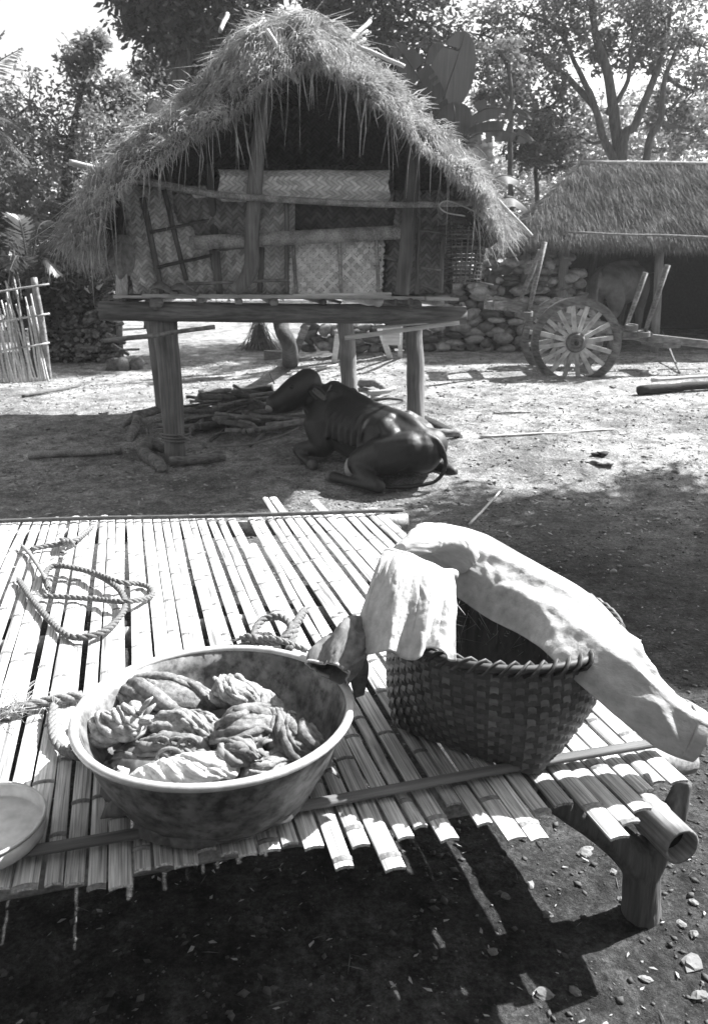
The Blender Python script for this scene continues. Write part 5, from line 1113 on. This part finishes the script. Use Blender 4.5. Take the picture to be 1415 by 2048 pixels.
# ---------------------------------------------------------------- trees and plants behind
def gpt(px, Y): x = at(px, 600, Y)[0]; return np.array((x, Y, gz(x, Y)-.1))
def tree_px(name, label, Y, stems, crowns, m, leaf=.12, per=1200, group=None, clump=.32, droop=.3, bark=None):
    """stems: [(px list), r0, r1] with photo positions at distance Y (first one on the ground)"""
    S = []
    for pts, r0, r1 in stems:
        P = [gpt(pts[0][0], Y)] if pts[0][1] is None else [at(*pts[0], Y)]
        P += [at(x, y, Y+random.uniform(-.15, .15)) for x, y in pts[1:]]; S.append((P, r0, r1))
    C = [(at(x, y, Y+dy), (r*.01*Y/16, r*.011*Y/16, r*.0085*Y/16)) for x, y, r, dy in crowns]
    return make_tree(name, S[0][0][0], label, S, C, m, leaf, per, group=group, clump=clump, droop=droop, bark=bark)
tree_px('mango_tree', 'dark leaved tree with a thick trunk just behind the hut', 14.6, [([(192, None), (195, 540), (188, 450), (250, 370), (330, 250), (380, 80)], .30, .12), ([(185, None), (170, 640), (165, 600)], .2, .1)],
        [(330, 45, 75, 0), (400, 85, 70, .3), (285, 15, 55, -.2), (430, 25, 70, .2), (370, -60, 90, 0), (300, -90, 80, 0), (460, -80, 90, .3), (390, 130, 50, .6), (500, 10, 55, .6)], M_LEAFDARK, .15, 1300, droop=.5)
tree_px('leafy_tree', 'pale feathery tree against the open sky behind the fence', 16.0, [([(120, None), (130, 450), (140, 300), (170, 160)], .16, .04)],
        [(60, 210, 70, 0), (20, 260, 70, .4), (120, 270, 80, 0), (185, 190, 55, .3), (230, 265, 70, -.3), (165, 120, 38, 0), (185, 85, 25, 0), (60, 320, 80, -.3), (150, 350, 90, 0), (240, 190, 45, .4)], M_LEAFPALE, .115, 900)
tree_px('leafy_tree', 'mid grey rounded tree between the feathery tree and the hut roof', 17.5, [([(300, None), (310, 450), (330, 300), (350, 200)], .18, .05)],
        [(330, 195, 75, 0), (385, 150, 60, .3), (290, 280, 80, 0), (260, 350, 80, .2), (230, 410, 80, 0), (390, 230, 80, .5), (320, 330, 90, .3), (450, 180, 60, .3), (300, 140, 35, 0)], M_LEAF, .12, 1050)
tree_px('leafy_tree', 'dark bushy tree rising right behind the hut ridge', 15.0, [([(760, None), (750, 300), (760, 150), (770, 40)], .2, .06)],
        [(690, 50, 70, 0), (760, 70, 70, .3), (830, 40, 75, 0), (720, -50, 80, 0), (820, -60, 80, .2), (880, 110, 60, .2), (790, 160, 65, .4), (640, 10, 45, 0), (860, 200, 60, .3), (900, 290, 60, .4)], M_LEAFDARK, .12, 1150)
tree_px('spreading_tree', 'tall many stemmed tree spreading over the cattle shed', 17.0, [([(1240, None), (1238, 330), (1230, 250), (1215, 160), (1190, 60), (1180, -40)], .15, .05), ([(1250, None), (1245, 310), (1270, 250), (1300, 170), (1330, 80), (1345, -20)], .11, .04), ([(1235, 330), (1205, 280), (1185, 200), (1150, 130), (1120, 60)], .09, .03), ([(1295, None), (1290, 320), (1320, 240), (1330, 150), (1370, 60)], .09, .03), ([(1210, 230), (1255, 160), (1265, 60)], .06, .025), ([(1190, 220), (1130, 150), (1080, 110)], .07, .03)],
        [(960, 70, 70, 0), (1050, 30, 75, .3), (1060, 130, 65, -.3), (1130, 80, 60, .2), (1000, 170, 60, .2), (1120, 200, 55, .5), (1180, 10, 75, 0), (1270, 30, 80, .3), (1330, 40, 75, -.2), (1400, 90, 75, .1), (1390, 180, 60, .3), (1330, 220, 40, .6), (1100, -40, 80, 0), (1230, -70, 90, 0), (1350, -60, 90, 0), (1150, 270, 55, .8), (1400, 260, 60, .7), (1050, 230, 50, .4), (1290, 110, 45, .5), (1210, 100, 40, .4)], M_LEAF, .115, 900)
tree_px('slender_tree', 'small tree with a thin straight trunk left of the shed roof', 15.5, [([(1074, None), (1072, 430), (1072, 340), (1075, 310)], .05, .03)], [(1080, 300, 48, 0), (1045, 290, 35, .2), (1115, 300, 40, 0), (1075, 262, 35, .2)], M_LEAFDARK, .10, 800)
tree_px('slender_tree', 'bare thin trunk with a sparse crown beside the banana plant', 14.5, [([(1018, None), (1018, 430), (1020, 330), (1022, 220), (1015, 120)], .06, .03)], [(1000, 110, 45, 0), (1040, 150, 40, .2), (985, 190, 35, .2)], M_LEAF, .10, 500)
tree_px('leafy_tree', 'pale leaved tree beyond the shed seen under the spreading branches', 24.0, [([(1350, None), (1350, 300), (1340, 220)], .16, .06)], [(1340, 280, 70, 0), (1400, 230, 70, 0), (1260, 300, 70, 0), (1180, 300, 60, 0), (1120, 340, 60, .3), (1300, 210, 60, .4), (1200, 220, 50, .5)], M_LEAFPALE, .14, 800)
tree_px('leafy_tree', 'hazy pale tree far behind the gap beside the banana plant', 27.0, [([(960, None), (960, 350), (955, 250)], .16, .06)], [(960, 290, 60, 0), (900, 330, 60, 0), (1030, 340, 60, .3), (1000, 400, 50, 0), (930, 220, 50, 0), (1060, 400, 45, 0), (850, 260, 60, 0)], M_LEAFPALE, .15, 700)
for k, (px, py, r, Y, m, lab) in enumerate([(30, 430, 85, 13.5, M_LEAF, 'drooping shrub beyond the left end of the fence'), (110, 440, 80, 14.2, M_LEAFDARK, 'dark shrub behind the firewood stack'), (60, 530, 70, 12.6, M_LEAFDARK, 'low dark bush between the fence and the shrubs'), (150, 520, 60, 13.2, M_LEAF, 'mid grey bush beside the thick trunk'), (-20, 340, 80, 15, M_LEAF, 'tall shrub under the feathery tree'), (230, 470, 70, 14.0, M_LEAFDARK, 'dark bush showing between the thick trunk and the hut wall')]):
    tree_px('leafy_shrub', lab, Y, [([(px, None), (px+8, py+30), (px, py)], .05, .02)], [(px, py, r, 0), (px-40, py+40, r*.7, .2), (px+40, py+35, r*.7, -.2), (px, py+80, r*.8, 0)], m, .13, 800)
# far wood closing the view
n = 42000; x = RNG.uniform(-34, 38, n); y = 31+RNG.uniform(0, 5, n)+.02*x*x*0; top = 4.2+2.2*vnoise(x*.25, x*0+1, 3)+1.5*vnoise(x*.9, x*0+5, 6); z = 1+top*RNG.uniform(0, 1, n)**.8
gap = (x > 5.2) & (x < 8.6) & (z < 4.2) & (RNG.uniform(size=n) < .72)
C = np.stack([x, y, z], 1)[~gap]+RNG.normal(size=((~gap).sum(), 3))*.3; V, F = leaves(C, .34, .3); tag(link('distant_wood', mesh_np('distant_wood', V, F), M_LEAF, smooth=False), 'far belt of leafy woodland closing the view', 'wood', kind='stuff')
# banana plant
bn = thing('banana_plant', tuple(gpt(905, 13.2)), 'banana plant with broad upright torn leaves behind the hut roof', 'banana plant')
def banana_leaf(mid, w, root, m=M_BANANA, tears=5, up=(0, -1, .2), name='leaf', cup=.25):
    P = cr(mid, 10); k = len(P); V = []; F = []; T = np.gradient(P, axis=0); T /= np.linalg.norm(T, axis=1)[:, None]; u = np.array(up, float)
    rows = []
    for i in range(k):
        f = i/(k-1); s = np.cross(T[i], u); s /= np.linalg.norm(s); n_ = np.cross(s, T[i]); ww = w*(math.sin(math.pi*min(1, f*.92+.07))**.55)
        rows.append([P[i]+s*ww*q+n_*(-cup*w*q*q)-np.array((0, 0, .05*abs(q)*w)) for q in (-1, -.5, 0, .5, 1)])
    for r in rows: V += r
    tr = set((random.randrange(3, k-2), random.choice((0, 3))) for _ in range(tears))
    for i in range(k-1):
        for q in range(4):
            if (i, q) in tr or ((i, q-1) in tr and q == 1) or ((i, q+1) in tr and q == 2 and random.random() < .5): continue
            F.append((i*5+q, i*5+q+1, i*5+6+q, i*5+5+q))
    mb = MB(); mb.add(V, F); mb.sweep(P+np.array((0, -.006, 0)), (.012, .004), 6); return part(name, mb, m, root)
mb = MB(); mb.sweep(jit(cr([gpt(905, 13.2), at(903, 420, 13.2), at(900, 270, 13.2)], 6), .02, 1), (.13, .11, .07), 12); part('stem', mb, M_LEAFPALE, bn)
banana_leaf([at(880, 225, 13.2), at(893, 175, 13.15), at(912, 120, 13.08), at(930, 62, 12.95)], .33, bn, tears=2, cup=.03)
banana_leaf([at(900, 225, 13.5), at(888, 170, 13.5), at(878, 120, 13.45), at(868, 85, 13.4)], .24, bn, tears=5, cup=.03)
banana_leaf([at(905, 205, 13.0), at(908, 225, 12.95), at(908, 250, 12.92), at(908, 282, 12.92)], .26, bn, tears=0, up=(0, -1, 0), cup=.03)
banana_leaf([at(890, 260, 13.2), at(862, 200, 13.1), at(828, 140, 13.0), at(788, 85, 12.9)], .25, bn, tears=12, cup=.05)
banana_leaf([at(910, 280, 13.2), at(950, 228, 13.1), at(1000, 216, 13.0), at(1062, 240, 12.9)], .15, bn, tears=16, up=(0, -1, .1), cup=.1)
banana_leaf([at(915, 290, 13.1), at(960, 266, 12.95), at(1010, 262, 12.8), at(1065, 282, 12.7)], .15, bn, tears=16, up=(0, -1, .1), cup=.1)
banana_leaf([at(915, 300, 13.1), at(945, 292, 13.0), at(970, 312, 12.9), at(985, 350, 12.9)], .14, bn, tears=8, up=(0, -1, .1), m=M_DRYLEAF)
bn2 = thing('banana_plant', tuple(gpt(960, 13.0)), 'smaller pale banana plant in the bright gap left of the shed', 'banana plant')
mb = MB(); mb.sweep([gpt(960, 13.0), at(958, 400, 13.0)], (.1, .06), 10); part('stem', mb, M_LEAFPALE, bn2)
for pts in ([(958, 410), (975, 370), (1005, 350), (1040, 360)], [(958, 410), (950, 350), (960, 300), (980, 270)], [(958, 410), (990, 400), (1025, 395), (1060, 420)], [(958, 405), (930, 350), (905, 330), (880, 340)]):
    banana_leaf([at(x, y, 13.0+.1*i) for i, (x, y) in enumerate(pts)], .20, bn2, tears=6, up=(0, -.5, .8), m=M_LEAFPALE)
# palms on the left
for nm, lab, cx, cy, Y, tips, m in (('palm', 'young feather palm behind the bamboo fence', 62, 560, 11.6, [(0, 470), (35, 430), (95, 440), (130, 490), (20, 540), (120, 550)], M_LEAFDARK), ('palm', 'tall feather palm reaching in past the left edge of the yard', -70, 250, 14.5, [(10, 60), (45, 95), (60, 330), (30, 400), (-140, 100), (-150, 300), (75, 280), (-60, 30)], M_LEAF)):
    r = thing(nm, tuple(gpt(cx, Y)), lab, 'palm'); mb = MB(); mb.sweep(jit(cr([gpt(cx, Y), (gpt(cx, Y)+at(cx, cy, Y))/2, at(cx, cy, Y)], 5), .03, 2), (.10, .07), 10); part('trunk', mb, M_BARK, r)
    for i, (tx, ty) in enumerate(tips):
        a = at(cx, cy, Y); b_ = at(tx, ty, Y+random.uniform(-.6, .4)); P = cr([a, (a+b_)/2+np.array((0, 0, .25)), b_], 10); V, F = frond(P, 34, .32, .016); mb = MB(); mb.add(V, F); mb.sweep(P, (.018, .005), 5); part('frond', mb, m, r, smooth=False)
# shade tree standing to the right, out of view: its crown shades the right of the yard
make_tree('shade_tree', np.array((6.6, 7.4, gz(6.6, 7.4)-.1)), 'broad shade tree standing to the right of the yard', [([np.array((6.6, 7.4, gz(6.6, 7.4)-.1)), np.array((6.5, 7.4, 1.8)), np.array((6.2, 7.2, 3.3)), np.array((5.7, 6.9, 4.6))], .2, .07)],
          [(np.array(c)+np.array((-.1, 1.35, 0)), r) for c, r in (((5.6, 5.3, 4.5), (.8, .9, .5)), ((6.3, 6.0, 4.9), (.9, .9, .6)), ((5.2, 6.2, 4.7), (.7, .8, .5)), ((5.8, 4.5, 4.5), (.8, .7, .5)), ((6.6, 4.9, 5.1), (.8, .8, .6)), ((4.9, 5.0, 4.2), (.5, .7, .35)), ((6.2, 5.2, 4.3), (.9, .9, .5)), ((7.2, 5.8, 5.0), (.8, .9, .6)), ((6.9, 6.8, 5.2), (.8, .8, .6)))], M_LEAFDARK, .16, 1500)
# unseen leaf belt added behind and beside the viewer to cut sky fill
n = 16000; t = RNG.uniform(-2.9, .25, n); rr = RNG.uniform(7.5, 10.5, n); top = 5.5+3*vnoise(t*3, t*0+2, 5); C = np.stack([rr*np.cos(t)*1.15, 1.5+rr*np.sin(t), .2+top*RNG.uniform(0, 1, n)], 1)
V, F = leaves(C, .42, .3, .5); tag(link('sky_blocking_leaves', mesh_np('sky_blocking_leaves', V, F), M_LEAFDARK, smooth=False), 'unseen leaf belt added on the near side to block sky light', 'wood', kind='stuff')

# ---------------------------------------------------------------- stones, gravel and litter on the ground
for k, (px, py, r) in enumerate([(1175, 1700, .022), (1245, 1803, .02), (1380, 1930, .035), (1168, 1708, .03), (1360, 1848, .018), (1385, 1870, .022), (1095, 1830, .02), (1010, 1795, .018), (1385, 1805, .02), (1090, 1990, .025), (1150, 1985, .022), (1060, 1770, .018), (1400, 1995, .03), (1290, 1960, .02), (985, 1905, .02), (1225, 1745, .018), (590, 975, .045), (765, 985, .02), (1350, 945, .05), (1265, 1075, .02), (1330, 1220, .018), (1130, 1120, .02), (1020, 920, .03), (940, 775, .06), (1225, 775, .07), (985, 692, .09), (920, 735, .05)]):
    r *= .75; c = gp(px, py, r*.12); mb = MB(); mb.ball(c, (r*random.uniform(.8, 1.3), r*random.uniform(.7, 1), r*random.uniform(.35, .6)), 7, 9, Matrix.Rotation(random.uniform(0, 3), 3, 'Z'), nz=.45, seed=k)
    where = 'on the dark soil by the forked bench leg' if py > 1500 else ('on the shaded soil right of the basket' if py > 1050 else 'on the dry yard between the bench and the cart')
    single('stone', mb, M_PALESTONE, 'small pale angular stone '+where, 'stone', 'pale stones '+where, smooth=False)
OCT = np.array([(1, 0, 0), (0, 1, 0), (-1, 0, 0), (0, -1, 0), (0, 0, 1), (0, 0, -1)], float); OF = np.array([(0, 1, 4), (1, 2, 4), (2, 3, 4), (3, 0, 4), (1, 0, 5), (2, 1, 5), (3, 2, 5), (0, 3, 5)])
def pebbles(n, x0, x1, y0, y1, rmin, rmax, m, name, label, pw=1.0):
    x, y = ground_scatter_mask(n, x0, x1, y0, y1, pw); keep = vnoise(x*1.7, y*1.7, 4)*.7+vnoise(x*6, y*6, 8)*.3 > RNG.uniform(.15, .75, n); x = x[keep]; y = y[keep]; n = len(x); z = ground_z(x, y)
    r = rmin*(rmax/rmin)**(RNG.uniform(0, 1, n)**2.5); a = RNG.uniform(0, 6.28, n); S = np.stack([r*RNG.uniform(.7, 1.4, n), r*RNG.uniform(.6, 1, n), r*RNG.uniform(.3, .7, n)], 1)
    P = OCT[None]*S[:, None]*RNG.uniform(.7, 1.2, (n, 6, 1)); c, s = np.cos(a)[:, None], np.sin(a)[:, None]; Q = np.stack([P[..., 0]*c-P[..., 1]*s, P[..., 0]*s+P[..., 1]*c, P[..., 2]], -1)+np.stack([x, y, z+r*.15], 1)[:, None]
    F = (np.arange(n)[:, None, None]*6+OF[None]).reshape(-1, 3); tag(link(name, mesh_np(name, Q.reshape(-1, 3), F), m, smooth=False), label, 'gravel', kind='stuff')
pebbles(30000, -1.5, 3.6, .9, 6.0, .003, .016, M_RIVER, 'gravel', 'fine dark gravel and clods on the soil round the bench', 1.3)
pebbles(9000, -.6, 3.4, .9, 6.0, .002, .008, M_PALESTONE, 'pale_grit', 'scattered pale grit on the soil round the bench', 1.3)
pebbles(12000, -5, 5.5, 4.2, 13, .006, .03, M_RIVER, 'yard_gravel', 'loose dark gravel over the open yard')
def litter(n, x0, x1, y0, y1, L, m, name, label, pw=1.0, asp=.5):
    x, y = ground_scatter_mask(n, x0, x1, y0, y1, pw); keep = vnoise(x*1.3+5, y*1.3, 14)*.7+vnoise(x*5, y*5, 18)*.3 > RNG.uniform(.1, .8, n); x = x[keep]; y = y[keep]; n = len(x)
    C = np.stack([x, y, ground_z(x, y)+.004], 1); d = RNG.normal(size=(n, 3)); d[:, 2] *= .12; d /= np.linalg.norm(d, axis=1)[:, None]; s = np.cross(d, np.array((0, 0, 1))+RNG.normal(size=(n, 3))*.25); s /= np.linalg.norm(s, axis=1)[:, None]
    l = (L*RNG.uniform(.4, 1.4, n))[:, None]; h = np.array((0, 0, 1))
    j1, j2 = RNG.uniform(.15, .85, (n, 1)), RNG.uniform(.15, .85, (n, 1)); w1, w2 = RNG.uniform(.1, .6, (n, 1)), RNG.uniform(.1, .6, (n, 1))
    V = np.stack([C, C+d*l*j1+s*l*asp*w1+h*l*.08, C+d*l+h*l*.05, C+d*l*j2-s*l*asp*w2+h*l*.02], 1).reshape(-1, 3); F = np.arange(n)[:, None]*4+np.array([0, 1, 2, 3])
    tag(link(name, mesh_np(name, V, F), m, smooth=False), label, 'litter', kind='stuff')
litter(2600, -1.5, 2.8, .9, 5.2, .019, M_CHIP, 'leaf_litter', 'pale dry leaf scraps on the dark soil round the bench', 1.2)
litter(13000, -5, 5.5, 5.0, 13, .045, M_CHIP, 'yard_litter', 'pale dry leaf scraps strewn over the yard')
litter(11000, -5, 5.5, 5.0, 13, .045, M_DARKSTICK, 'dark_litter', 'dark trodden leaf scraps over the yard')
litter(2600, -1.5, 3.2, .9, 8, .05, M_STRAWOLD, 'straw_litter', 'short straw ends lying about the yard', 1.2, .07)

# ---------------------------------------------------------------- hot bright air over the yard
b = MB(); b.box((0, 12, 9), (110, 110, 22)); hz = bpy.data.materials.new('haze'); hz.use_nodes = True; nt = hz.node_tree; nt.nodes.remove(nt.nodes['Principled BSDF'])
pv = nt.nodes.new('ShaderNodeVolumePrincipled'); pv.inputs['Density'].default_value = .0014; pv.inputs['Color'].default_value = (.9, .9, .9, 1); pv.inputs['Anisotropy'].default_value = .35
nt.links.new(pv.outputs[0], nt.nodes['Material Output'].inputs['Volume'])
me = bpy.data.meshes.new('haze'); me.from_pydata(b.v, [], b.f); tag(link('haze', me, hz, smooth=False), 'thin bright haze in the air', 'haze', kind='stuff')
